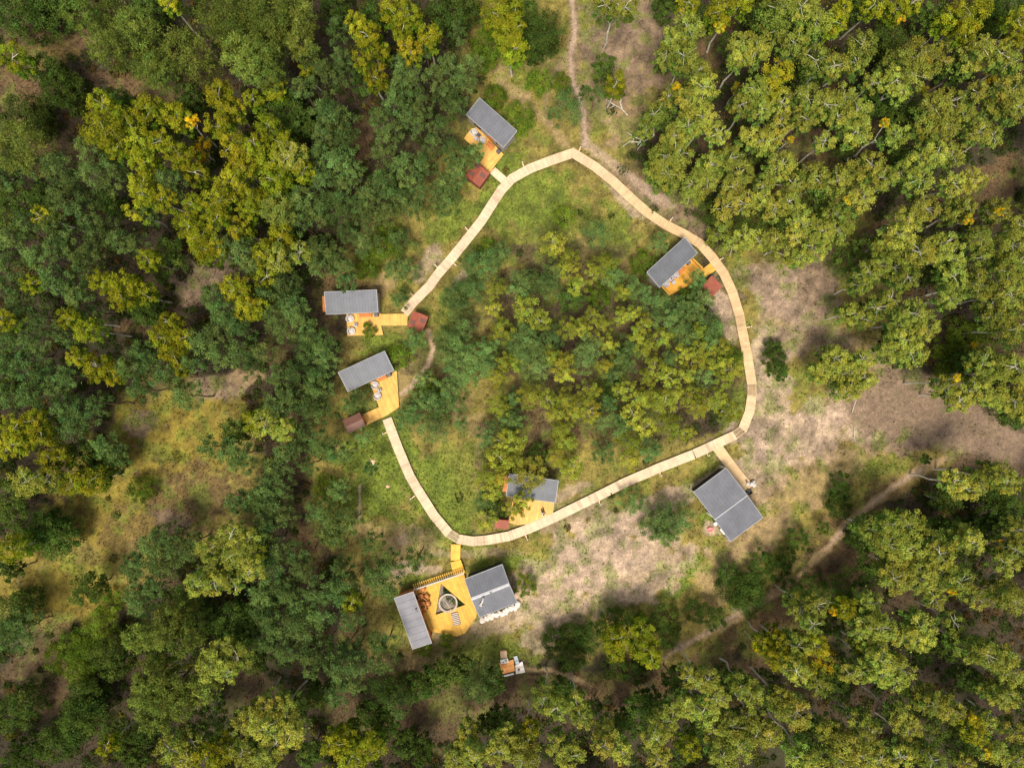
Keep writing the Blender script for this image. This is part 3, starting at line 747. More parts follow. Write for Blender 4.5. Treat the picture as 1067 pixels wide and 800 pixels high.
for j in range(7):
    th = math.pi / 2 * j / 6
    for k in range(28):
        a = 2 * math.pi * k / 28; vs_.append((1.26 * math.cos(th) * math.cos(a), 1.26 * math.cos(th) * math.sin(a), .55 + .55 * math.sin(th)))
for j in range(6):
    for k in range(28): fs_.append((j * 28 + k, j * 28 + (k + 1) % 28, (j + 1) * 28 + (k + 1) % 28, (j + 1) * 28 + k))
gd.add(vs_, fs_).build("glass_shell", M['dome'], dm, True)
rb = MB()
for a in (0.9, 2.1, 2.35, 5.2):
    rb.tube([(1.28 * math.cos(t) * math.cos(a), 1.28 * math.cos(t) * math.sin(a), .56 + .56 * math.sin(t)) for t in np.linspace(0, math.pi / 2, 8)], [.018] * 8, 5)
rb.build("shell_rib", M['gwood'], dm)
x, y = W(475.0, 644.6, .7)
st = tag(empty("slatted_steps", (x, y, DZ), rad(-75)), "striped pale slatted steps below the clear dome", "steps")
MB().box((0, 0, .03), (1.9, 1.05, .05)).build("base_board", M['reddark'], st)
for k in range(7): MB().box((-.78 + k * .26, 0, .10), (.13, .98, .07)).build("tread", M['gwood'], st)

# person on the deck near the loop's bottom
def person(px, py, rz, z):
    x, y = W(px, py, z); root = tag(empty("person", (x, y, z), rz), "person in a white top and dark trousers sitting on the yellow deck", "person")
    bm_v = [(0, 0, .14), (0, -.10, .32), (0, -.18, .50), (0, -.19, .58), (0, -.18, .66), (0, -.17, .76),
            (.10, .04, .13), (.13, .42, .20), (.12, .80, .07), (.12, .90, .10), (-.10, .04, .13), (-.14, .36, .38), (-.13, .60, .07), (-.13, .72, .05),
            (.19, -.19, .50), (.26, -.36, .28), (.27, -.42, .05), (-.19, -.19, .50), (-.28, -.34, .28), (-.28, -.42, .05), (.27, -.48, .03), (-.28, -.48, .03)]
    ed = [(0,1),(1,2),(2,3),(3,4),(4,5),(0,6),(6,7),(7,8),(8,9),(0,10),(10,11),(11,12),(12,13),(2,14),(14,15),(15,16),(16,20),(2,17),(17,18),(18,19),(19,21)]
    rs = [.15, .14, .14, .06, .09, .085, .09, .065, .045, .035, .09, .065, .045, .035, .06, .042, .032, .06, .042, .032, .028, .028]
    me = bpy.data.meshes.new("body"); me.from_pydata(bm_v, ed, []); me.materials.append(M['skin'])
    o = link(bpy.data.objects.new("body", me), root)
    sk = o.modifiers.new("skin", 'SKIN'); me.skin_vertices or None
    for i, r_ in enumerate(rs): me.skin_vertices[0].data[i].radius = (r_, r_)
    me.skin_vertices[0].data[0].use_root = True
    o.modifiers.new("sub", 'SUBSURF').levels = 1; o.modifiers["sub"].render_levels = 2
    h = MB().blob((0, -.185, .75), .125, (1, 1.05, .95), 4, .04).build("hair", M['hair'], root, True)
    MB().tube([(0, -.02, .16), (0, -.10, .32), (0, -.17, .48), (0, -.19, .555)], [.19, .175, .20, .09], 12).tube([(.14, -.17, .50), (.26, -.35, .30)], [.085, .07], 8).tube([(-.14, -.17, .50), (-.28, -.33, .30)], [.085, .07], 8).build("white_top", M['white'], root, True)
    MB().tube([(.08, -.02, .13), (.135, .42, .205), (.12, .78, .08)], [.115, .085, .06], 8).tube([(-.08, -.02, .13), (-.145, .36, .385), (-.13, .59, .09)], [.115, .085, .06], 8).build("trousers", M['black'], root, True)
person(566.0, 533.8, 0.25, .305)

# things around the hall
def W3(px, py): return (*W(px, py), 0)
r = tag(empty("cushion_heap", (*W(781.5, 504.5), .30), .6), "heap of cream cushions at the end of the plank branch by the hall", "cushions")
for k, (a, b_, c_) in enumerate(((0, 0, .13), (.35, -.35, .12), (-.3, .35, .12), (.15, .1, .33), (.45, .1, .12))): MB().blob((a, b_, c_), .34, (1, .75, .38), k, .08).build("cushion", M['cream'], r, True)
r = tag(empty("black_crate", (*W(779.6, 511.6), 0), -.7), "black open crate against the hall where the plank branch ends", "crate")
for a in ((0, .26, .25, .9, .04, .5), (0, -.26, .25, .9, .04, .5), (.43, 0, .25, .04, .48, .5), (-.43, 0, .25, .04, .48, .5), (0, 0, .03, .82, .48, .05)): MB().box(a[:3], a[3:]).build("side_panel", M['black'], r)
r = tag(empty("flower_pot", (*W(776.8, 500.8), .30)), "small dark pot on the plank branch beside the cushions", "pot")
MB().tube([(0, 0, 0), (0, 0, .3)], [.11, .16], 12).build("pot_body", M['dgrey'], r); MB().disc((0, 0), .14, .14, .301, .31, 12).build("soil", M['bark_b'], r)
r = tag(empty("white_bucket", W3(744.6, 545.2)), "white bucket at the middle of the hall's lower left wall", "bucket")
MB().tube([(0, 0, 0), (0, 0, .42)], [.2, .27], 14).build("bucket_body", M['white'], r); MB().disc((0, 0), .28, .28, .42, .45, 14).build("lid", M['white'], r)
MB().tube([(.27 * math.cos(a), .05, .40 - .12 * math.sin(a)) for a in np.linspace(0, math.pi, 7)], [.012] * 7, 5).build("handle", M['dgrey'], r)
r = tag(empty("wall_bench", W3(752.0, 553.2), rad(-50)), "narrow white bench against the hall's lower left wall", "bench")
MB().box((0, 0, .42), (1.0, .24, .05)).build("seat", M['white'], r)
for s_ in (-1, 1): MB().box((s_ * .4, 0, .2), (.06, .2, .4)).build("leg", M['white'], r)
r = tag(empty("washing_tub", W3(739.8, 551.2)), "pink plastic washing tub lying on bare ground left of the hall", "tub")
vs_ = []; fs_ = []
n = 18
for rr_, zz in ((.26, 0), (.36, .24), (.40, .25), (.33, .23), (.24, .03)):
    vs_ += [(rr_ * math.cos(2 * math.pi * k / n), rr_ * .85 * math.sin(2 * math.pi * k / n), zz) for k in range(n)]
for j in range(4): fs_ += [(j * n + k, j * n + (k + 1) % n, (j + 1) * n + (k + 1) % n, (j + 1) * n + k) for k in range(n)]
fs_ += [tuple(range(n - 1, -1, -1)), tuple(4 * n + k for k in range(n))]
MB().add(vs_, fs_).build("tub_body", M['pink'], r)
for s_ in (-1, 1): MB().box((s_ * .41, 0, .25), (.08, .16, .03)).build("handle", M['pink'], r)

# outdoor kitchen corner near the bottom middle
deck("orange_platform", [[(519.9,690.6),(535,686.8),(536.5,698.8),(523.8,702)]], rad(14), "orange plank platform with white edging, bottom middle", "platform", col=(.62, .27, .08), z=.28)
r = tag(empty("plywood_box", W3(524.8, 680), rad(5)), "pale plywood box at the head of the orange platform", "box")
MB().box((0, 0, .3), (.92, .92, .6)).build("body", M['peach'], r); MB().box((0, 0, .63), (.98, .98, .05)).build("lid", M['peach'], r)
r = tag(empty("white_table", W3(525.6, 686.4), rad(14)), "white table with small dark jars between plywood box and orange platform", "table")
MB().box((0, 0, .74), (1.15, .62, .04)).build("table_top", M['white'], r)
for sx in (-1, 1):
    for sy in (-1, 1): MB().box((sx * .5, sy * .26, .36), (.05, .05, .72)).build("leg", M['dgrey'], r)
for k, (a, b_) in enumerate(((.15, .1), (.38, -.05), (-.1, -.15), (.3, .2))): tag(MB().disc((r.location.x + a, r.location.y + b_), .07, .07, .761, .90, 10).build("jar", M['black'] if k % 2 else M['redwall']), ["red-brown jar near the middle of the white table", "black jar near the right end of the white table", "red-brown jar on the lower edge of the white table", "black jar on the upper right corner of the white table"][k], "jar", "jars on the white table")
r = tag(empty("sun_lounger", W3(538.2, 686.6), rad(-72)), "blue-grey sun lounger right of the orange platform", "sun lounger")
MB().box((-.25, 0, .32), (.75, .55, .07)).build("mattress", M['bluegrey'], r)
MB().box((.38, 0, .42), (.55, .55, .07)).build("backrest", M['bluegrey'], r)
for sx in (-.5, .5):
    for sy in (-1, 1): MB().box((sx, sy * .22, .14), (.05, .05, .28)).build("leg", M['white'], r)
deck("white_platform", [[(536.8,693.4),(544.2,688.6),(547.2,700),(537.6,702)]], rad(14), "white board platform right of the orange one", "platform", col=(.66, .60, .58), z=.34)
r = tag(empty("grey_pot", (*W(540.5, 696.2), .34)), "small grey pot on the white board platform", "pot")
MB().tube([(0, 0, 0), (0, 0, .2)], [.12, .17], 12).build("pot_body", M['dgrey'], r); MB().disc((0, 0), .15, .15, .201, .21, 12).build("soil", M['bark_b'], r)
r = tag(empty("white_log", W3(529.5, 702.5), rad(14)), "white log bench along the lower edge of the orange platform", "log")
MB().tube([(-.85, 0, .15), (0, .02, .16), (.85, 0, .15)], [.13, .14, .13], 9).build("log_body", M['white'], r)
for s_ in (-1, 1): MB().disc((s_ * .55, 0), .08, .08, -.02, .06, 8).build("foot", M['beam'], r)

# stumps and cut wood on the lawn
def stump(px, py, rad_, label):
    r = tag(empty("tree_stump", W3(px, py)), label, "tree stump")
    MB().tube([(0, 0, -.05), (0, 0, .12), (0, 0, .30)], [rad_ * 1.1, rad_ * .8, rad_ * .74], 12).build("stump_body", M['peach'], r)
    rt = MB(); rr = random.Random(int(px))
    for k in range(9):
        a = k * .7 + rr.random() * .3; l = rad_ * rr.uniform(1.5, 2.1)
        rt.tube([(rad_ * .6 * math.cos(a), rad_ * .6 * math.sin(a), .12), (l * math.cos(a), l * math.sin(a), .03)], [.10, .03], 6)
    rt.build("root", M['peach'], r)
stump(388.3, 480.8, .32, "wide orange fresh-cut stump with splayed roots on the lawn below the maroon hut")
stump(404.2, 506.4, .18, "small pale stump on the lawn left of the boardwalk")

# bare white fallen boughs by the upper right of the loop
def dead_wood(px, py, lab, segs, rr_=.09):
    r = tag(empty("fallen_tree", W3(px, py)), lab, "fallen tree")
    m_ = MB()
    for s_ in segs:
        pts = [(*(Vector(W(a, b_)) - Vector(W(px, py))), z_) for a, b_, z_ in s_]
        n = len(pts); m_.tube(pts, [rr_ * (1 - .6 * i / (n - 1)) for i in range(n)], 6)
    m_.build("trunk", M['bark_w'], r)
dead_wood(653, 120, "bare white forked bough on brown ground above the loop", [[(654, 120.5, .1), (646, 114, .5), (640, 112, .7), (634, 115, .6)], [(648, 115, .5), (644, 107, .9), (642.5, 98, 1.3)], [(640, 112, .7), (630, 106, .9)], [(646, 110, .8), (646, 105, 1)]])
dead_wood(671, 150, "bare white branching bough at the forest edge above the loop", [[(681, 142, .1), (670, 149, .6), (663, 158, .8)], [(671, 149, .5), (660, 145, .9), (652, 141, 1.1)], [(667, 150, .6), (655, 150, 1), (648, 155, .9)], [(681, 142, .2), (680, 135, .9)], [(660, 145, .8), (657, 152, 1)]])
dead_wood(780, 24+0, "white leaning bough at the wood's edge top centre right", [[(732, 36, .2), (738, 30, 1.0), (743, 25, 1.6)]], .12)
dead_wood(890, 420, "thin white pole standing beside the bare parking ground", [[(887.5, 430, .05), (887.3, 415, 1.5)]], .06)
dead_wood(890, 460, "thin white pole lying on sand beside the bare parking ground", [[(889.5, 457, .08), (889.3, 446, .3)]], .06)

# ------------------------------------------------------------------ trees
# crown lobes read off the photograph: tile offset, then kind x y r in 3.952x tile pixels
# P pine, M old pine, D dark broadleaf, Y yellow-green aspen, O olive birch, G golden, B bright shrub
TREES = {
(0,0): "D 60 40 90;D 190 40 70;M 330 60 60;M 450 90 80;M 560 110 75;M 430 200 60;M 560 210 90;M 640 290 60;M 770 220 95;M 910 60 90;M 1030 60 70;M 960 140 70;M 1000 230 75;M 1050 290 50;D 600 15 60;Y 700 10 40;Y 50 240 60;D 190 290 60;D 250 360 80;D 110 470 80;M 60 600 100;P 100 700 60;P 10 740 50;Y 420 430 55;D 500 420 50;Y 620 450 65;Y 730 480 60;G 790 500 30;Y 430 540 85;Y 520 500 55;Y 480 610 45;Y 580 580 55;Y 660 580 50;Y 740 640 60;Y 590 670 60;G 830 620 50;Y 800 710 55;Y 590 760 60;Y 900 390 60;Y 960 450 50;Y 900 520 55;Y 960 600 55;Y 1000 680 60;Y 950 750 60;Y 1050 600 45;P 370 610 50;P 250 690 65;P 320 760 60;P 430 730 75;D 770 400 55;P 710 760 60;P 470 700 50;Y 1045 410 40",
(265,0): "M 60 60 90;M 170 60 70;M 60 150 70;M 190 180 60;M 30 220 60;M 60 310 55;D 330 30 60;P 345 130 50;P 240 240 50;P 360 240 45;P 300 320 60;P 370 300 50;Y 430 100 50;Y 470 150 55;D 480 60 50;Y 570 50 55;Y 640 60 50;Y 520 210 45;Y 610 130 45;Y 640 210 50;Y 720 150 50;P 700 210 45;Y 440 250 40;Y 500 320 55;D 450 350 45;D 800 40 80;D 880 20 50;P 840 140 40;P 620 290 60;P 600 360 50;P 670 330 50;P 740 320 45;P 800 290 55;P 890 280 50;P 860 350 50;P 790 400 50;P 830 440 45;P 580 430 50;P 650 410 45;P 700 440 45;P 520 490 50;P 560 560 50;P 640 500 55;P 690 510 40;P 770 520 40;P 740 600 45;P 820 630 55;P 872 650 45;P 912 628 34;P 700 680 50;P 620 700 65;P 530 750 55;P 780 760 45;P 660 770 50;P 830 720 45;P 530 640 45;P 300 480 65;P 370 500 60;P 300 560 60;P 380 590 55;P 280 640 55;P 350 680 60;P 410 710 45;P 290 750 55;P 380 770 45;P 200 370 50;Y 90 370 50;D 130 440 60;Y 60 520 55;Y 120 590 50;O 150 640 60;Y 30 600 40;Y 80 660 60;Y 90 740 70;Y 200 710 45;D 180 500 50;D 30 420 45;Y 215 290 30;Y 1000 60 70;Y 1040 140 60;B 960 180 60;B 940 250 50;B 990 400 45",
(530,0): "Y 20 20 50;D 60 60 60;Y 20 110 50;D 130 130 80;Y 20 200 60;D 90 190 50;B 120 340 50;B 220 350 40;P 235 450 70;B 45 490 60;O 400 20 50;O 480 30 50;D 650 10 50;Y 740 10 50;D 800 70 50;Y 870 50 60;Y 960 10 50;G 870 115 25;D 395 270 45;Y 440 350 50;P 365 385 30;P 315 385 28;O 740 120 60;O 680 160 50;O 650 240 50;O 720 230 60;O 780 290 50;O 800 360 60;O 740 400 55;O 660 400 45;G 690 355 18;G 640 415 15;O 600 470 50;D 640 500 60;O 800 480 60;O 740 520 60;O 560 540 40;O 680 560 50;D 700 580 40;O 860 550 45;O 640 640 60;O 700 640 55;O 660 720 70;O 600 700 45;O 760 760 55;O 830 680 55;O 820 740 50;O 910 650 55;O 950 720 60;O 920 770 50;D 1040 80 50;O 960 190 55;O 1020 210 55;O 950 240 45;G 940 365 22;O 1020 370 55;O 960 430 50;O 1040 450 50;O 1000 560 50;O 1045 580 40;D 900 180 40;D 1000 640 40;O 1050 760 40",
(797,0): "O 60 40 80;O 150 30 60;O 210 90 60;O 40 130 60;O 120 180 60;D 170 130 50;Y 290 90 55;Y 320 40 40;D 380 20 50;Y 450 20 50;Y 540 40 50;Y 600 20 45;G 560 75 20;D 680 60 50;Y 770 80 60;Y 850 60 70;G 735 115 30;Y 830 130 50;D 950 90 60;D 1000 30 60;Y 1040 80 45;Y 1040 150 40;D 500 160 70;O 400 190 60;O 380 260 50;O 210 250 60;O 290 270 50;Y 50 310 60;Y 20 370 50;D 150 330 50;O 540 260 60;O 620 240 70;O 700 240 60;O 620 310 60;O 540 330 50;O 450 340 45;O 560 380 40;G 650 378 22;O 860 240 65;O 900 200 50;O 970 220 50;O 1010 260 50;G 930 318 20;D 790 290 50;D 1040 320 40;O 880 380 45;O 1000 380 65;O 1040 440 60;O 960 440 55;D 460 420 60;D 540 440 50;O 180 410 60;O 250 430 55;O 170 490 50;O 330 400 50;O 380 460 60;O 380 540 60;O 300 480 45;O 70 420 50;O 60 510 50;O 20 580 50;G 105 575 14;O 700 440 60;O 760 420 55;O 680 520 60;O 740 520 60;O 820 480 50;O 880 540 50;O 940 560 40;O 540 560 50;G 495 510 20;D 600 480 50;O 70 680 60;O 120 760 40;O 200 730 60;O 300 750 60;O 380 710 60;O 440 680 55;O 480 730 50;G 480 745 22;O 560 710 45;O 640 660 60;O 700 640 50;O 770 640 50;O 640 740 55;O 780 760 50;D 560 640 40;O 250 580 40;D 330 620 40;O 860 740 50;O 10 740 40",
(0,200): "D 60 20 60;D 180 30 60;P 270 40 60;P 350 80 60;D 440 40 50;Y 590 10 50;Y 670 30 55;Y 560 80 45;P 620 100 45;Y 180 100 45;D 30 100 60;P 120 130 50;P 230 150 50;P 300 210 60;P 60 200 55;P 420 180 55;P 400 250 50;P 500 200 50;P 560 220 45;P 440 130 40;P 170 270 55;P 230 230 45;P 60 310 60;P 350 290 55;P 20 400 50;Y 130 375 40;P 230 370 55;P 300 390 55;P 330 440 50;Y 420 370 50;Y 510 390 65;Y 580 410 55;Y 500 440 50;D 600 490 60;Y 610 280 50;D 700 270 70;Y 780 140 60;Y 830 190 60;Y 850 240 60;Y 890 230 40;Y 800 60 50;Y 900 40 60;Y 890 110 45;D 930 80 50;Y 1030 30 50;Y 1020 80 45;Y 980 150 50;P 940 230 55;P 1000 240 55;P 1040 300 50;Y 970 400 60;Y 1020 480 55;P 880 430 50;P 920 490 55;P 960 540 50;P 1010 560 50;P 900 580 55;P 840 620 60;P 920 670 60;P 1000 660 60;P 1040 720 45;Y 700 540 45;Y 680 600 60;Y 710 660 60;Y 760 600 40;P 600 660 55;P 640 700 55;P 690 750 50;P 800 700 45;Y 740 730 35;P 120 480 70;P 40 520 50;Y 20 530 45;P 190 540 60;Y 280 520 45;P 360 520 50;Y 360 570 50;P 60 620 60;P 150 620 55;P 40 720 60;P 130 700 60;P 190 760 45;Y 310 680 40;Y 400 720 60;Y 470 740 55;P 540 720 50;P 290 760 50;P 290 600 45",
(265,200): "Y 40 40 60;M 100 80 60;Y 110 180 60;Y 40 250 50;Y 50 350 55;O 100 270 60;O 190 250 45;P 180 120 50;P 200 40 60;P 250 90 50;P 300 60 55;P 360 40 50;P 390 100 45;P 430 60 45;P 270 240 60;P 330 270 50;P 370 320 45;P 380 370 40;P 270 310 45;P 140 390 60;P 60 430 50;Y 20 470 40;P 160 480 60;P 90 510 60;P 190 530 50;P 120 570 50;P 240 600 60;P 290 640 60;P 220 680 55;P 300 700 45;P 170 740 50;P 260 760 55;P 110 760 50;P 30 660 50;P 480 30 55;P 560 30 55;P 620 40 50;P 540 90 50;P 480 110 45;P 460 210 50;B 530 230 60;B 560 170 45;P 600 200 50;P 380 170 40;B 460 310 50;P 570 320 35;P 630 320 45;P 670 70 45;P 790 40 50;P 810 10 40;P 750 20 40;P 600 440 35;P 660 610 42;B 470 570 25;B 600 680 45;P 900 290 45;P 960 310 50;P 890 400 50;P 830 430 50;P 820 470 45;P 1000 260 45;B 955 225 36;Y 1000 400 40;Y 990 480 35;Y 1020 570 50;P 860 550 45;P 800 600 50;P 840 630 50;P 800 680 45;P 830 730 50;P 900 680 50;P 880 750 50;P 700 770 35;P 960 650 45;P 960 720 50;Y 1030 700 40;Y 1000 760 40",
(530,200): "P 70 370 50;P 50 410 45;P 140 370 45;P 170 390 40;P 360 170 50;B 230 100 40;Y 180 210 50;Y 240 270 45;Y 240 320 45;P 190 330 40;Y 400 300 50;Y 350 330 40;P 430 350 40;B 560 300 50;P 620 210 38;Y 280 390 40;D 260 440 50;B 370 430 45;P 500 390 40;Y 470 410 35;P 550 420 40;P 600 460 50;Y 80 480 60;Y 130 530 45;P 60 600 60;P 50 660 60;P 110 640 50;P 180 600 45;Y 180 680 40;Y 220 700 45;Y 230 750 40;Y 250 560 45;Y 300 560 40;Y 390 550 40;P 330 640 50;P 310 700 45;Y 410 630 35;Y 460 510 35;Y 500 500 35;Y 550 540 40;Y 530 600 40;Y 630 600 45;P 650 530 45;P 700 560 45;Y 400 720 40;P 450 690 45;P 480 710 40;P 500 640 45;Y 560 640 45;Y 600 720 45;Y 560 770 40;Y 650 760 45;P 740 600 50;Y 780 580 40;Y 790 650 45;Y 780 700 45;Y 720 670 40;P 700 480 45;P 760 480 45;P 790 440 45;B 750 435 45;P 775 362 38;P 830 560 55;Y 870 640 45;Y 860 710 45;Y 920 730 45;P 820 620 50;Y 880 770 45;Y 720 760 40;P 650 690 40;B 920 680 40;P 800 760 40;Y 340 510 35;P 110 720 55;Y 20 700 40;P 430 750 40;O 750 10 50;D 850 90 60;O 900 60 60;O 980 50 50;O 870 170 50;O 920 230 50;O 980 190 55;O 1040 30 40;D 1000 130 60;O 1030 210 40",
(797,200): "O 40 60 60;O 100 40 50;O 150 120 60;O 120 180 45;O 40 200 50;O 80 260 50;O 140 270 45;O 210 230 55;O 300 160 60;O 240 160 50;O 290 90 50;O 400 30 55;D 200 60 50;D 80 120 50;O 340 70 45;O 600 110 60;O 660 70 55;O 560 180 65;O 500 220 55;O 640 250 60;O 530 310 65;O 470 300 45;O 590 350 50;O 430 330 50;D 330 280 60;D 420 230 50;O 400 380 45;O 740 210 50;O 760 270 60;O 790 80 55;O 830 60 40;O 880 190 55;O 890 270 50;O 780 350 55;O 880 380 60;O 960 250 60;O 1020 220 60;O 1040 300 60;O 1000 330 55;O 1050 140 50;O 960 70 50;G 840 115 20;G 965 80 18;G 340 35 16;D 700 330 50;O 760 440 50;O 1020 430 70;O 940 440 55;O 960 520 60;O 1040 560 60;O 460 480 55;O 400 520 50;O 350 500 45;O 620 500 60;O 560 550 55;O 660 560 55;O 520 440 40;O 600 660 60;O 510 660 50;O 560 610 50;D 530 600 40;O 290 680 55;O 350 740 70;O 240 740 50;O 400 690 45;O 420 770 40;B 820 590 60;B 750 640 50;B 760 710 60;B 890 620 50;D 1000 600 50;O 900 700 55;O 960 740 60;O 1030 720 60;G 860 630 12;G 790 765 16;D 830 700 50;D 40 690 45;D 60 740 40;D 30 640 35",
(0,400): "D 60 30 60;P 150 40 60;P 30 50 50;P 250 20 50;P 290 100 60;P 350 120 65;P 310 170 55;P 410 80 45;P 590 20 50;P 770 50 60;Y 60 180 55;Y 140 150 50;Y 170 220 50;Y 50 250 60;D 220 180 50;Y 220 310 60;O 110 400 60;O 190 400 55;Y 300 410 50;Y 370 400 60;D 350 290 60;P 440 250 50;D 440 320 60;D 390 380 40;P 500 300 45;B 590 430 50;Y 1040 150 45;D 960 200 50;P 870 260 45;P 960 280 60;P 1010 310 55;P 1040 480 50;P 980 490 50;D 40 460 70;D 60 540 60;D 190 590 60;D 230 640 70;D 120 640 60;Y 50 680 60;D 30 770 40;P 640 650 60;P 690 630 60;P 750 680 60;P 600 720 60;P 680 740 60;P 560 750 55;O 860 680 50;O 950 620 50;O 980 690 70;O 880 750 60;O 1030 640 50;O 1040 760 50;P 800 650 40",
(265,400): "P 90 90 60;P 160 60 55;P 230 90 55;P 260 30 60;P 280 110 50;P 430 55 40;P 400 90 35;P 220 200 50;P 280 250 55;P 330 280 45;O 40 160 60;O 120 190 50;P 130 280 50;P 100 340 60;P 170 260 40;P 220 340 35;P 450 220 35;P 380 280 35;P 60 430 60;P 120 420 50;P 30 480 50;P 90 500 60;P 60 560 60;P 130 540 50;P 40 640 50;P 100 680 60;Y 10 700 45;P 180 700 50;P 200 750 50;P 60 750 60;B 300 430 50;P 350 430 50;P 280 520 60;P 330 560 60;P 350 620 50;P 390 570 50;P 310 620 50;P 490 650 50;P 360 750 45;P 560 740 55;P 670 720 50;P 500 770 50;P 690 60 45;P 650 110 45;P 740 70 45;P 820 80 45;P 760 110 40;P 740 180 60;P 620 150 40;P 850 160 25;B 720 20 45;P 800 20 45;P 960 210 45;P 1040 150 45;Y 1010 90 45;Y 1040 230 50;Y 1010 300 55;Y 960 370 50;Y 1000 380 50;Y 980 440 45;D 1000 515 40;Y 955 560 40;P 950 480 40;P 480 345 28",
(530,400): "P 20 60 40;P 20 150 45;Y 90 50 50;Y 160 60 45;Y 200 120 50;Y 230 60 45;Y 270 110 40;Y 330 110 50;Y 330 30 45;Y 220 190 45;Y 240 240 45;Y 200 300 50;Y 260 340 50;D 120 290 45;O 95 370 52;Y 60 480 42;Y 25 515 38;Y 20 240 50;Y 10 310 50;P 400 80 40;P 390 150 45;P 470 170 45;Y 470 20 45;Y 510 120 45;Y 560 180 45;Y 500 240 50;P 580 270 45;P 390 280 40;Y 500 310 40;Y 590 50 45;Y 640 80 50;Y 660 170 50;Y 680 40 45;Y 750 40 50;Y 780 90 45;Y 850 60 50;Y 910 115 45;Y 540 60 45;Y 730 200 35;D 420 20 45;P 510 480 50;P 630 560 70;P 600 590 50;P 690 550 60;P 650 620 45;D 1040 730 50;D 900 775 40",
(797,400): "O 350 20 55;O 740 20 50;O 800 70 45;O 870 30 60;O 950 50 50;O 1030 70 60;D 1040 130 50;D 310 390 35;D 310 450 45;D 300 500 50;D 130 640 45;D 50 750 50;D 90 710 40;D 240 590 25;D 660 310 20;O 960 380 60;O 1000 400 50;O 890 400 50;O 820 430 55;O 780 400 45;D 760 470 50;D 1020 480 60;D 960 500 50;O 440 600 60;O 520 580 55;O 600 580 60;O 500 660 60;O 580 680 60;O 680 660 60;O 720 700 55;O 640 720 60;O 560 740 60;D 430 720 60;D 400 640 50;O 820 630 60;O 860 650 45;D 770 600 50;D 700 600 45;G 950 630 22;G 960 700 28;G 740 480 15;O 1030 600 50;O 1040 680 55;O 1000 740 50;D 900 600 50;D 880 680 40;D 820 740 50;O 740 770 50;O 650 780 50;D 400 780 50;D 950 580 40",
(0,600): "D 50 150 80;P 100 200 80;P 40 260 60;D 350 60 60;B 450 110 45;B 420 200 60;B 300 290 60;B 360 330 70;B 250 330 60;B 330 400 50;D 440 320 60;D 470 380 50;D 350 500 70;D 320 580 70;D 400 590 60;D 300 640 50;D 230 690 70;D 80 750 60;D 60 550 80;Y 440 700 40;D 520 700 50;D 560 760 50;P 580 60 60;P 640 40 50;P 600 110 60;O 810 30 50;O 880 20 55;O 960 20 50;M 690 180 60;M 570 250 60;M 640 250 50;D 760 100 60;M 740 150 50;M 760 260 60;D 820 200 60;D 650 330 50;O 920 290 50;O 900 340 70;O 980 330 60;O 870 380 60;O 930 390 50;D 950 190 70;D 1030 180 60;D 1020 240 40;M 620 420 70;M 600 490 60;M 700 470 75;M 650 560 75;M 740 520 60;M 820 470 60;D 600 640 50;D 870 590 60;O 1010 600 55;O 1040 580 50;O 700 710 60;O 790 680 50;O 770 750 50;Y 920 710 60;Y 850 750 55;O 1000 720 50;O 1040 750 45;D 1050 360 40;D 880 520 40",
(265,600): "P 60 60 70;P 140 50 60;P 50 140 60;P 200 110 60;P 260 60 60;P 270 150 60;P 190 180 60;P 100 200 60;P 60 250 60;P 140 300 55;P 230 230 60;P 250 310 55;P 240 370 45;P 360 60 60;Y 400 110 45;P 400 170 50;P 340 300 50;P 400 300 50;P 350 370 50;P 430 360 50;P 380 420 60;P 340 480 50;P 420 440 40;P 520 270 50;P 530 340 55;P 545 30 70;D 600 460 60;D 520 500 70;P 600 530 50;D 680 460 60;D 740 430 50;D 800 400 55;P 920 430 80;D 860 400 50;D 980 440 50;O 60 540 60;O 130 560 65;O 40 620 60;O 150 650 60;O 90 690 60;O 40 750 60;D 220 740 45;D 260 500 50;D 470 600 60;D 540 620 50;Y 330 690 55;Y 380 660 50;Y 400 740 60;Y 490 700 55;D 620 700 50;D 680 720 50;O 880 640 45;O 870 700 50;O 830 760 50;O 900 750 50;O 1000 720 60;O 1040 660 50;D 1010 600 50;D 960 620 40;B 790 268 26;B 700 300 26",
(530,600): "B 70 35 40;D 180 260 50;D 260 250 60;D 330 250 60;D 260 330 60;D 420 180 50;Y 440 260 55;Y 440 310 45;D 500 180 60;Y 550 220 50;Y 560 300 65;Y 590 340 40;D 640 170 60;D 640 240 60;D 520 390 50;D 440 380 50;D 770 140 45;D 840 170 50;D 920 40 70;D 980 90 70;D 1000 30 60;O 150 500 60;O 200 540 55;O 280 530 50;D 230 490 50;O 300 580 45;Y 90 630 40;O 60 700 60;O 60 760 60;O 200 700 50;O 250 740 60;D 350 560 50;O 400 640 50;O 390 700 45;D 480 620 50;D 540 540 50;D 590 520 45;O 640 600 60;O 680 550 45;D 690 440 50;O 750 410 45;O 820 430 50;O 750 540 50;O 800 560 55;O 730 520 40;O 600 660 55;O 460 720 50;O 620 750 50;Y 740 700 50;D 700 740 45;O 860 500 50;O 850 640 50;O 920 620 60;O 960 450 50;O 1000 480 50;O 1000 560 45;O 1030 640 60;O 950 700 60;O 880 740 60;D 900 430 50;Y 1050 280 45;G 1025 290 20;D 780 640 45",
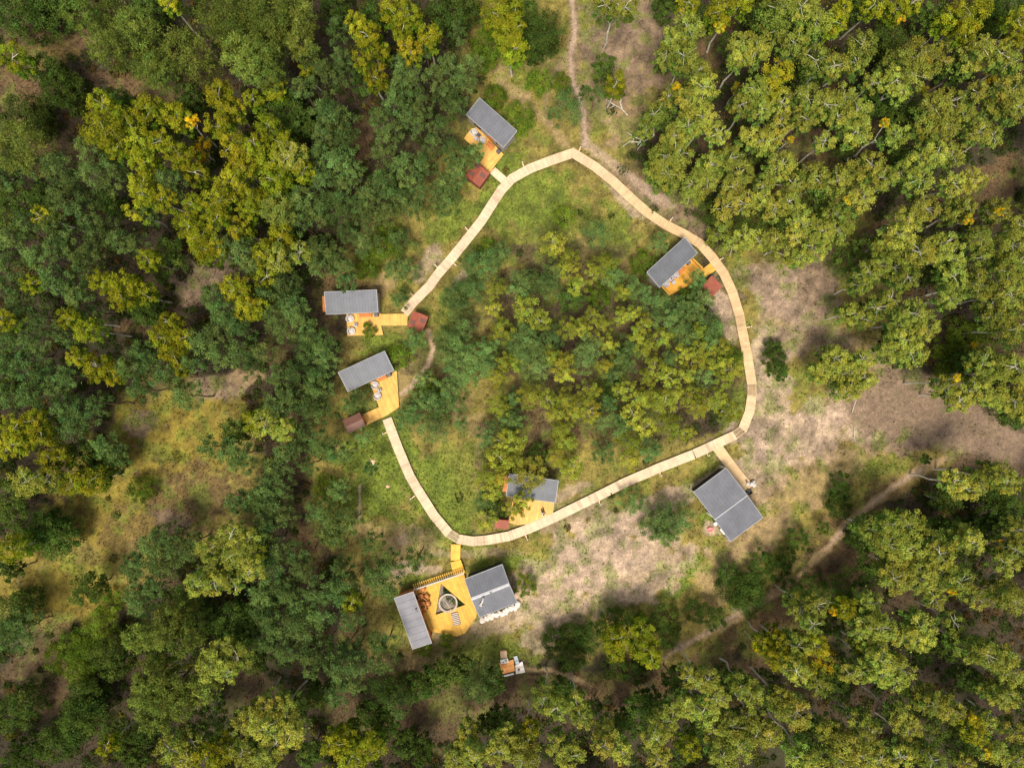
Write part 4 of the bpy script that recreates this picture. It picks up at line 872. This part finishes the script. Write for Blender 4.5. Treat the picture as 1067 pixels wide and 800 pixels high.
(797,600): "D 120 60 50;D 200 50 60;O 150 130 60;O 210 120 50;D 310 60 60;O 200 200 40;Y 330 130 50;G 285 145 18;O 430 110 50;O 420 190 60;O 480 210 60;O 400 230 45;D 290 200 45;O 530 10 60;O 640 10 60;O 790 20 60;O 700 90 45;D 590 170 45;O 640 210 60;O 640 260 55;O 570 250 50;O 870 90 45;O 980 60 65;O 1030 100 60;O 780 190 45;G 770 65 15;Y 50 260 50;Y 60 330 60;O 130 290 60;Y 210 290 50;Y 150 350 60;G 240 340 55;G 260 370 40;O 130 390 50;O 220 440 55;O 350 400 45;O 410 390 50;O 450 310 60;Y 400 290 40;O 480 350 50;O 480 410 50;O 550 380 60;O 540 430 45;D 300 460 50;D 630 330 50;O 830 290 60;O 910 320 60;O 980 340 60;O 1020 390 60;D 760 300 45;O 660 500 60;O 700 530 50;O 760 550 55;D 840 430 50;O 990 490 55;O 940 480 50;O 70 540 60;O 130 560 60;O 60 500 45;O 20 650 50;O 270 650 60;O 330 700 65;O 300 750 50;O 400 600 50;O 430 650 50;O 390 740 60;O 560 570 50;O 590 620 55;O 150 740 60;O 200 770 50;D 180 640 50;O 480 760 50;O 560 740 45;O 640 720 50;O 690 760 50;Y 850 620 50;Y 870 660 40;O 910 600 45;D 720 630 60;O 940 720 55;G 920 730 22;G 855 585 16;O 1030 640 45;O 1040 760 50;D 790 700 50;O 830 770 45;D 1050 500 40",
}
LEAFCOL = {'P': (0.084, 0.130, 0.034), 'M': (0.115, 0.148, 0.026), 'D': (0.062, 0.098, 0.018), 'Y': (0.205, 0.212, 0.014), 'O': (0.215, 0.234, 0.036),
           'G': (0.46, 0.31, 0.012), 'B': (0.100, 0.148, 0.016)}
KIND = {'P': ("pine_tree", "pine"), 'M': ("pine_tree", "pine"), 'D': ("broadleaf_tree", "tree"), 'Y': ("aspen_tree", "aspen"), 'O': ("birch_tree", "birch"), 'G': ("aspen_tree", "aspen"), 'B': ("shrub", "shrub")}

def in_poly(x, y, poly):
    c = False
    for i in range(len(poly)):
        (x0, y0), (x1, y1) = poly[i], poly[i - 1]
        if (y0 > y) != (y1 > y) and x < (x1 - x0) * (y - y0) / (y1 - y0) + x0: c = not c
    return c

lobes = []
for (ox, oy), s in TREES.items():
    for it in s.split(';'):
        k, x, y, r_ = it.split(); lobes.append([k, ox + float(x) / 3.952, oy + float(y) / 3.952, float(r_) / 3.952])
def tree_height(k, x, y, r_):
    return min(tall(k, x, y, r_), 1.4 + r_ * .85)
def tall(k, x, y, r_):
    inside = in_poly(x, y, LOOP); dc = math.hypot((x - 590) / 1.15, y - 370)
    base = {'P': 9.5, 'M': 13.5, 'D': 7.5, 'Y': 11.5, 'O': 13.0, 'G': 6.5, 'B': 3.2}[k]
    if inside: return {'P': 4.8, 'Y': 5.6, 'D': 3.0, 'B': 2.2}.get(k, 5) * (0.62 + r_ / 28)
    if k == 'O' and dc < 175: return 5.6
    if k == 'B': return 1.2 + r_ * .14
    if dc < 200: return (3.2 if k != 'D' else 2.4) * (.6 + r_ / 22)
    t = min(1, (dc - 200) / 150)
    low = 5.5 + r_ * .05
    if k == 'D' and (y > 440 and 470 < x < 880 and y < 700): return 3.0 + r_ * .06
    return low + (base - low) * t

# lobes that touch and share a kind belong to one tree
def family(k): return 'O' if k in 'OG' else ('Y' if k == 'Y' else k)
used_ = [False] * len(lobes); groups = []
order = sorted(range(len(lobes)), key=lambda i: -lobes[i][3])
for i in order:
    if used_[i] or lobes[i][0] == 'G': continue
    k, x, y, r_ = lobes[i]; used_[i] = True; g = [i]
    small = in_poly(x, y, LOOP) or tree_height(k, x, y, r_) < 6
    most = 1 if small else {'P': 2, 'M': 3, 'D': 2, 'Y': 3, 'O': 4, 'B': 1}[k]
    if most > 1:
        c = sorted((j for j in range(len(lobes)) if not used_[j] and lobes[j][0] == k and math.hypot(lobes[j][1] - x, lobes[j][2] - y) < r_ * 1.75), key=lambda j: math.hypot(lobes[j][1] - x, lobes[j][2] - y))
        for j in c[:most - 1]: used_[j] = True; g.append(j)
    groups.append(g)
for i in range(len(lobes)):      # golden sprays join the nearest tall broadleaf
    if lobes[i][0] == 'G':
        gi = min((g for g in groups if lobes[g[0]][0] in 'YO' and len(g) < 8), key=lambda g: math.hypot(lobes[g[0]][1] - lobes[i][1], lobes[g[0]][2] - lobes[i][2]))
        if math.hypot(lobes[gi[0]][1] - lobes[i][1], lobes[gi[0]][2] - lobes[i][2]) < 20: gi.append(i)
        else: groups.append([i])

def leaf_tris(c, R_, zs, k, col, rg, dens=1.0, leaf=None):
    """one lobe of foliage: tufts of leaf-sized triangles through its outer shell, a few inside"""
    nt_ = max(9, int(15 * (R_ / 1.7) ** 1.3))
    nt_ = int(nt_ * 1.45)
    u = (np.arange(nt_) + .5) / nt_; ph = np.arange(nt_) * 2.39996 + rg.random() * 6
    z = 1 - 1.30 * u; rr_ = np.sqrt(np.clip(1 - z * z, 0, 1))
    D = np.stack([rr_ * np.cos(ph), rr_ * np.sin(ph), z], -1) + rg.normal(0, .20, (nt_, 3)); D /= np.linalg.norm(D, axis=1, keepdims=True)
    lay = rg.uniform(.68, 1.06, nt_)[:, None]
    tc = D * lay * R_ * np.array((1, 1, zs))
    if k == 'P' or (k == 'Y' and leaf and leaf < .3):      # pointed crowns
        up = np.clip(z, 0, 1)[:, None]; tc[:, :2] *= 1.12 - .62 * up; tc[:, 2:] *= 1.5
    rt = R_ * rg.uniform(.20, .34, nt_)
    nl = int(92 * dens)
    n = nt_ * nl
    ti = np.repeat(np.arange(nt_), nl)
    off = np.clip(rg.normal(0, 1, (n, 3)), -1.9, 1.9) * np.array((.44, .44, .30)) * rt[ti][:, None]
    pos = tc[ti] + off
    ins = rg.random(n) < .08
    pos[ins] = rg.normal(0, .38, (ins.sum(), 3)) * R_
    tb = rg.uniform(.74, 1.30, nt_)
    if k in 'OY':
        nrm = D[ti] * .5 + off / rt[ti][:, None] * .5 + np.array((0, 0, .45)) + rg.normal(0, .55, (n, 3))
        L_ = (leaf or .185) * rg.uniform(.6, 1.3, n); wd = .8
    elif k in 'PM':
        nrm = D[ti] * .3 + np.array((0, 0, .4)) + rg.normal(0, .6, (n, 3))
        L_ = (leaf or .27) * rg.uniform(.6, 1.3, n); wd = .42
    else:
        nrm = D[ti] * .5 + off / rt[ti][:, None] * .4 + np.array((0, 0, .4)) + rg.normal(0, .6, (n, 3))
        L_ = (leaf or .185) * rg.uniform(.6, 1.3, n); wd = .85
    nrm /= np.linalg.norm(nrm, axis=1, keepdims=True)
    if k in 'PM': a = off / rt[ti][:, None] + D[ti] * .5 + rg.normal(0, .3, (n, 3))
    else: a = rg.normal(0, 1, (n, 3))
    a -= nrm * (a * nrm).sum(1, keepdims=True); a /= np.linalg.norm(a, axis=1, keepdims=True) + 1e-6
    b_ = np.cross(nrm, a)
    V = np.stack([pos + a * (L_ * .62)[:, None], pos - a * (L_ * .4)[:, None] + b_ * (L_ * wd * .5)[:, None], pos - a * (L_ * .4)[:, None] - b_ * (L_ * wd * .5)[:, None]], 1)
    V += np.array(c)
    cb = np.array(col) * (tb[ti] * rg.uniform(.75, 1.25, n))[:, None]
    if k in 'PM': cb = cb * np.where(rg.random(nt_) < .25, 1.18, 1.0)[ti][:, None]
    if k == 'G': cb = np.where((rg.random(nt_) < .45)[ti][:, None], cb * np.array((.52, .78, 2.0)), cb)
    hue = rg.normal(0, .08, nt_)[ti] + rg.normal(0, .05, n)
    cb = cb * np.stack([1 + hue, np.ones(n), 1 - hue * .5], -1)
    return V, np.clip(cb, .004, .8), tc[:] + np.array(c)

class Tri:
    def __init__(s): s.V, s.C = [], []
    def add(s, V, C): s.V.append(V); s.C.append(C)
def build_tree(g, idx):
    rg = np.random.default_rng(1000 + idx); rr = random.Random(idx)
    L0 = [lobes[i] for i in g]; k0 = L0[0][0]
    mx = sum(l[1] for l in L0) / len(L0); my = sum(l[2] for l in L0) / len(L0)
    H = tree_height(k0, L0[0][1], L0[0][2], L0[0][3]) * rr.uniform(.9, 1.1)
    rm = max(l[3] for l in L0)
    rad0 = math.hypot(mx - 533.5, my - 400)
    tintk = rg.uniform(.82, 1.2); hue = rg.normal(0, .04)
    tri = Tri(); limb = []; tips = []
    info = []
    for l in L0:
        t = (math.hypot(l[1] - 533.5, l[2] - 400) - rad0) / 20.0
        R_ = l[3] * PXM * ({'G': 1.0, 'P': 1.02, 'O': 1.0, 'Y': .98}.get(l[0], 1.08) if H > 6 else ({'P': 1.12, 'B': 1.15, 'D': 1.06, 'O': 1.3}.get(l[0], 1.04))) * (CAM_H - H) / CAM_H
        zc = max(R_ * .8, H - R_ * .9 + max(-2.2, min(1.0, t * 1.6 + rr.uniform(-1, .6))) * (H / 12))
        x, y = W(l[1], l[2], zc); info.append((x, y, zc, R_, l[0]))
    bx = sum(i[0] for i in info) / len(info); by = sum(i[1] for i in info) / len(info)
    nm, cat = KIND[k0]
    root = empty(nm, (bx, by, 0))
    low = H < 6
    for (x, y, zc, R_, k) in info:
        col = np.array(LEAFCOL[k]) * tintk; col[0] *= 1 + hue
        if in_poly(mx, my, LOOP) or low:
            if k == 'P': col = col * np.array((1.35, 1.38, 1.45))
            if k == 'O': col = col * 1.2
            if k == 'Y': col = col * np.array((1.10, 1.16, 2.2))
        col = col * rg.uniform(.80, 1.22) * np.array((1 + rg.normal(0, .045), 1, 1))
        zs = {'P': 1.05, 'M': .8, 'D': .8, 'Y': 1.1, 'O': .95, 'G': .8, 'B': .6}[k] * (.9 if low else 1)
        V, C, tc = leaf_tris((x - bx, y - by, zc), R_, zs, k, col, rg, 1.0 if not low else 1.5, ((.21 if k == 'P' else .155) if low else None))
        V[:, :, 2] = np.maximum(V[:, :, 2], .03)
        tri.add(V, C); tips.append(tc)
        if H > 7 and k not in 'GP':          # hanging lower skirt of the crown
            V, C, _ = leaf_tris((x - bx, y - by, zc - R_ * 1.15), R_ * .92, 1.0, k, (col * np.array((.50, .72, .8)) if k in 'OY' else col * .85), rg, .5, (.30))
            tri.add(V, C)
    trunk = MB(); bark = 'bark_w' if k0 in 'OYG' else 'bark_b'
    zt = max(i[2] for i in info); r0 = .017 * H ** .8 + .025; tz = zt * (.62 if len(info) > 1 else .9)
    lean = (rr.uniform(-.3, .3), rr.uniform(-.3, .3))
    trunk.tube([(lean[0], lean[1], -.1), (lean[0] * .2 + rr.uniform(-.2, .2), lean[1] * .2 + rr.uniform(-.2, .2), tz * .3), (lean[0] * .5 + rr.uniform(-.25, .25), lean[1] * .5 + rr.uniform(-.25, .25), tz * .62), (0, 0, tz)], [r0, r0 * .85, r0 * .7, r0 * .5], 7)
    for (x, y, zc, R_, k), tc in zip(info, tips):
        p = Vector((x - bx, y - by, zc)); s_ = Vector((0, 0, tz * rr.uniform(.8, 1)))
        mid = (s_ + p) / 2 + Vector((rr.uniform(-.3, .3), rr.uniform(-.3, .3), -.2))
        trunk.tube([s_, mid, p], [r0 * .5, r0 * .38, r0 * .25], 5)
        nb = {'O': 6, 'Y': 3}.get(k, 2) if not low else 2
        for q in rg.choice(len(tc), min(nb, len(tc)), replace=False):
            e = Vector(tc[q]); e2 = p + (e - p) * (1.18 if k == 'O' and rr.random() < .5 else .95)
            m2 = p + (e - p) * .5 + Vector((rr.uniform(-.2, .2), rr.uniform(-.2, .2), .1))
            w0 = .05 if k in 'OY' and not low else .025
            trunk.tube([p, m2, e2], [w0, w0 * .8, w0 * .35], 4)
    V = np.concatenate(tri.V); C = np.concatenate(tri.C)
    trunk.build("trunk", M[bark], root)
    tri_mesh("crown", V, C, M['leaf'], root)
    return root, dict(k=k0, x=mx, y=my, r=rm, H=H, n=len(g), gold=any(l[0] == 'G' for l in L0), low=low, nm=nm, cat=cat)

made = [build_tree(g, i) for i, g in enumerate(groups)]

# labels: look, then rank and side from the nearest landmark
LM = [(512,130,"the topmost cabin"),(497,182,"the red hut of the topmost cabin"),(366,315,"the leftmost cabin"),(435,335,"the red hut left of the loop"),(383,386,"the tilted cabin"),(369,441,"the maroon hut"),
      (695,275,"the cabin on the orange deck"),(741,298,"the flat red hut inside the loop"),(554,508,"the cabin with a tree over its roof"),(757,525,"the big gabled hall"),(430,645,"the lilac-roofed house"),(512,615,"the ridged grey house"),
      (535,690,"the orange platform"),(597,160,"the loop's topmost corner"),(480,262,"the loop's left arm"),(775,350,"the loop's right arm"),(660,500,"the loop's lower right arm"),(430,505,"the loop's lower left arm"),
      (940,430,"the bare parking ground"),(830,310,"the bare patch right of the loop"),(180,480,"the tawny clearing at left"),(205,295,"the small brown gap in the left wood"),(235,402,"the pinkish bare strip in the left wood"),(640,115,"the fallen white bough"),
      (600,40,"the dirt track at the top"),(870,550,"the thin sandy track at right"),(720,670,"the thin sandy track near the bottom"),(620,350,"the middle of the loop's thicket"),(140,88,"the brown gap at upper left"),(1040,200,"the dark gap at the right edge"),
      (0,0,"the top left corner"),(270,0,"the top edge above the left wood"),(800,0,"the top edge right of the track"),(1067,0,"the top right corner"),(0,330,"the left edge's middle"),(0,800,"the bottom left corner"),(270,800,"the bottom edge's left part"),
      (533,800,"the bottom edge's middle"),(800,800,"the bottom edge's right part"),(1067,800,"the bottom right corner"),(1067,600,"the lower right edge"),(930,120,"the centre of the upper right wood"),(300,580,"the brown strip below the left pines"),(900,680,"the golden treetop at lower right"),(50,620,"the yellow grass at lower left")]
ORD = ["nearest", "second nearest", "third nearest", "fourth nearest", "fifth nearest", "sixth nearest", "seventh nearest", "eighth nearest", "ninth nearest", "tenth nearest", "eleventh nearest", "twelfth nearest"] + [w + " nearest" for w in "thirteenth fourteenth fifteenth sixteenth seventeenth eighteenth nineteenth twentieth".split()]
LOOK = {'P': "blue-green pine", 'M': "olive-green full-crowned pine", 'D': "dark green broadleaf tree", 'Y': "yellow-green aspen", 'O': "pale olive birch", 'B': "bright green shrub", 'G': "small golden aspen"}
GRP = {'P': "pines around and between the cabins", 'M': "full-crowned olive pines in the left wood", 'D': "dark broadleaf trees of the wood", 'Y': "yellow-green aspens", 'O': "pale olive birches of the wood", 'B': "bright green shrubs", 'G': "small golden aspens of the wood"}
buckets = {}
for root, t in made:
    d = [(math.hypot(t['x'] - a, t['y'] - b_), i) for i, (a, b_, _) in enumerate(LM)]
    dist, i = min(d); a, b_, nm_ = LM[i]; dx, dy = t['x'] - a, t['y'] - b_
    side = ("right of" if dx > 0 else "left of") if abs(dx) > abs(dy) else ("below" if dy > 0 else "above")
    if "corner" in nm_ or "edge" in nm_ : side = "from"
    key = (i, side, t['k'], t['gold']); buckets.setdefault(key, []).append((dist, root, t))
for (i, side, k, gold), lst in buckets.items():
    lst.sort(key=lambda q: q[0])
    for n_, (dist, root, t) in enumerate(lst):
        look = LOOK[k] + (" with golden sprays" if gold and k != "G" else "")
        if side == "from": lab = f"{look}, {ORD[min(n_, 19)]} to {LM[i][2]}"
        else: lab = f"{look}, {ORD[min(n_, 19)]} {side} {LM[i][2]}"
        tag(root, lab, t['cat'], GRP[k])

# ------------------------------------------------------------------ woodland beyond the picture, undergrowth and grass
def outer_wood():
    tr = Tri(); rg = np.random.default_rng(5)
    n = 0
    while n < 230:
        x = rg.uniform(-230, 1300); y = rg.uniform(-190, 990)
        if -28 < x < 1095 and -28 < y < 828: continue
        k = rg.choice(list("PPDYOO") if x > 500 else list("PPPMDY")); H = rg.uniform(8, 12.5)
        for j in range(2):
            wx_, wy_ = W(x + rg.uniform(-12, 12), y + rg.uniform(-12, 12), H); R_ = rg.uniform(1.7, 2.6)
            V, C, _ = leaf_tris((wx_, wy_, H - R_ - j), R_, .95, k, np.array(LEAFCOL[k]) * rg.uniform(.7, 1.1), rg, .35, .42); tr.add(V, C)
        n += 1
    o = tri_mesh("woodland", np.concatenate(tr.V), np.concatenate(tr.C), M['leaf']); tag(o, "mixed wood carrying on past the edges of the clearing", "woodland", kind="stuff")
outer_wood()

def scatter(name, n, pick, size, zr, colf, label, cat, seed, flat=.6, wd=.35):
    rg = np.random.default_rng(seed)
    X = rg.uniform(-80, 80, n); Y = rg.uniform(-61, 61, n)
    C, FW = splat_colour(X, Y)
    keep = pick(X, Y, C, FW, rg); X, Y, C, FW = X[keep], Y[keep], C[keep], FW[keep]; n = len(X)
    pos = np.stack([X, Y, rg.uniform(zr[0], zr[1], n)], -1)
    nrm = np.stack([rg.normal(0, flat, n), rg.normal(0, flat, n), np.ones(n)], -1); nrm /= np.linalg.norm(nrm, axis=1, keepdims=True)
    a = rg.normal(0, 1, (n, 3)); a -= nrm * (a * nrm).sum(1, keepdims=True); a /= np.linalg.norm(a, axis=1, keepdims=True); b_ = np.cross(nrm, a)
    L_ = rg.uniform(size[0], size[1], n)[:, None]
    V = np.stack([pos + a * L_ * .6, pos - a * L_ * .4 + b_ * L_ * wd, pos - a * L_ * .4 - b_ * L_ * wd], 1)
    CC = colf(C, X, Y, n, rg)
    return tag(tri_mesh(name, V, np.clip(CC, .004, .8), M['leaf']), label, cat, kind="stuff")

# no grass on top of decks, walks or houses
def clear_of_built(X, Y):
    px = X / PXM + 533.5; py = 400 - Y / PXM; ok = np.ones(X.shape, bool)
    for (x0, y0), (x1, y1) in zip(LOOP[:-1], LOOP[1:]):
        vx, vy = x1 - x0, y1 - y0; t = np.clip(((px - x0) * vx + (py - y0) * vy) / (vx * vx + vy * vy), 0, 1)
        ok &= np.hypot(px - x0 - t * vx, py - y0 - t * vy) > 5.2
    return ok
def green(C): return C[:, 1] / (C[:, 0] + 1e-4)
def grass_pick(X, Y, C, FW, rg): return (FW < .5) & clear_of_built(X, Y) & (rg.random(len(X)) < np.clip((green(C) - .72) * 2.6, .04, 1))
def grass_col(C, X, Y, n, rg):
    f = fbm(X, Y, 1.2, 77)
    k = rg.uniform(.55, 1.6, n)[:, None]; g = np.array((.130, .158, .024)); mixw = (.25 + .45 * f)[:, None]
    return (C * (1 - mixw) + g * mixw) * k
scatter("grass", 230000, grass_pick, (.12, .34), (.0, .16), grass_col, "rough green and straw coloured grass over the open heath", "grass", 3)
def bushes():
    """mounds of bracken and bramble on the forest floor, one mass nobody could count"""
    rg = np.random.default_rng(9); n = 17000
    X = rg.uniform(-84, 84, n); Y = rg.uniform(-64, 64, n); C, FW = splat_colour(X, Y)
    p = np.clip((fbm(X, Y, 6, 99) - .38) * 5, .5, 1)
    keep = (((FW > .7) & (rg.random(n) < p)) | ((FW > .15) & (rg.random(n) < .05)) | (rg.random(n) < .004)) & clear_of_built(X, Y)
    px = X / PXM + 533.5; py = 400 - Y / PXM
    for (bx, by, br) in BUILT: keep &= np.hypot(px - bx, py - by) > br
    Vs, Cs = [], []
    for x, y in zip(X[keep], Y[keep]):
        R_ = rg.uniform(.30, .95); m = int(60 * R_ + 25)
        d = rg.normal(0, 1, (m, 3)); d[:, 2] = np.abs(d[:, 2]); d /= np.linalg.norm(d, axis=1, keepdims=True)
        pos = d * rg.uniform(.55, 1.05, m)[:, None] * R_ * np.array((1, 1, .75)) + np.array((x, y, .0))
        nrm = d + rg.normal(0, .5, (m, 3)) + np.array((0, 0, .4)); nrm /= np.linalg.norm(nrm, axis=1, keepdims=True)
        a = rg.normal(0, 1, (m, 3)); a -= nrm * (a * nrm).sum(1, keepdims=True); a /= np.linalg.norm(a, axis=1, keepdims=True); b_ = np.cross(nrm, a)
        L_ = rg.uniform(.14, .36, m)[:, None]
        Vs.append(np.stack([pos + a * L_ * .6, pos - a * L_ * .4 + b_ * L_ * .35, pos - a * L_ * .4 - b_ * L_ * .35], 1))
        q = rg.random(); c = np.array((.040, .058, .014)) if q < .80 else (np.array((.095, .060, .022)) if q < .93 else np.array((.105, .100, .018)))
        Cs.append(c * rg.uniform(.65, 1.35) * rg.uniform(.75, 1.3, m)[:, None])
    tag(tri_mesh("undergrowth", np.concatenate(Vs), np.concatenate(Cs), M['leaf']), "dark leafy undergrowth and bracken mounds on the forest floor", "undergrowth", kind="stuff")
BUILT = [(742,279,14),(748,488,14),(766,497,14),(780,508,14),(512,130,30),(497,175,20),(505,160,22),(367,315,34),(390,335,24),(435,335,16),(383,387,30),(400,415,24),(369,441,17),(700,273,30),(715,285,26),(741,298,16),(555,508,30),(556,530,28),(523,546,14),(757,525,46),(465,630,44),(430,645,36),(512,616,38),(532,692,20),(476,580,16),(412,333,20)]
bushes()
def triangle_grass():
    rg = np.random.default_rng(4); A, B_, C_ = [np.array(W(*p)) for p in tri]; V = []; C = []
    for i in range(900):
        u = rg.random(); w = abs(rg.normal(0, .16))
        p = A + (B_ - A) * (.12 + .86 * u); p = p + (C_ - p) * min(w, .35) * (1 - abs(u - .6))
        a = rg.normal(0, 1, 3); a /= np.linalg.norm(a); b_ = np.cross(a, rg.normal(0, 1, 3)); b_ /= np.linalg.norm(b_); c = np.array((*p, .12 + rg.random() * .25)); L_ = rg.uniform(.08, .2)
        V.append([c + a * L_, c - a * L_ * .5 + b_ * L_ * .4, c - a * L_ * .5 - b_ * L_ * .4]); C.append(np.array((.05, .085, .018)) * rg.uniform(.6, 1.4))
    tag(tri_mesh("grass", np.array(V), np.array(C), M['leaf']), "dark green grass tufts inside the terrace's triangular opening", "grass", kind="stuff")
triangle_grass()
def hea_pick(X, Y, C, FW, rg): return clear_of_built(X, Y) & (green(C) < .80) & (rg.random(len(X)) < np.where(C[:, 0] > .155, .04, 1.0))
def hea_col(C, X, Y, n, rg): return C * rg.uniform(.45, 1.7, n)[:, None]
scatter("heather", 200000, hea_pick, (.12, .28), (.0, .22), hea_col, "dry brown heather and dead grass tufts on bare ground", "heather", 17, flat=.9)
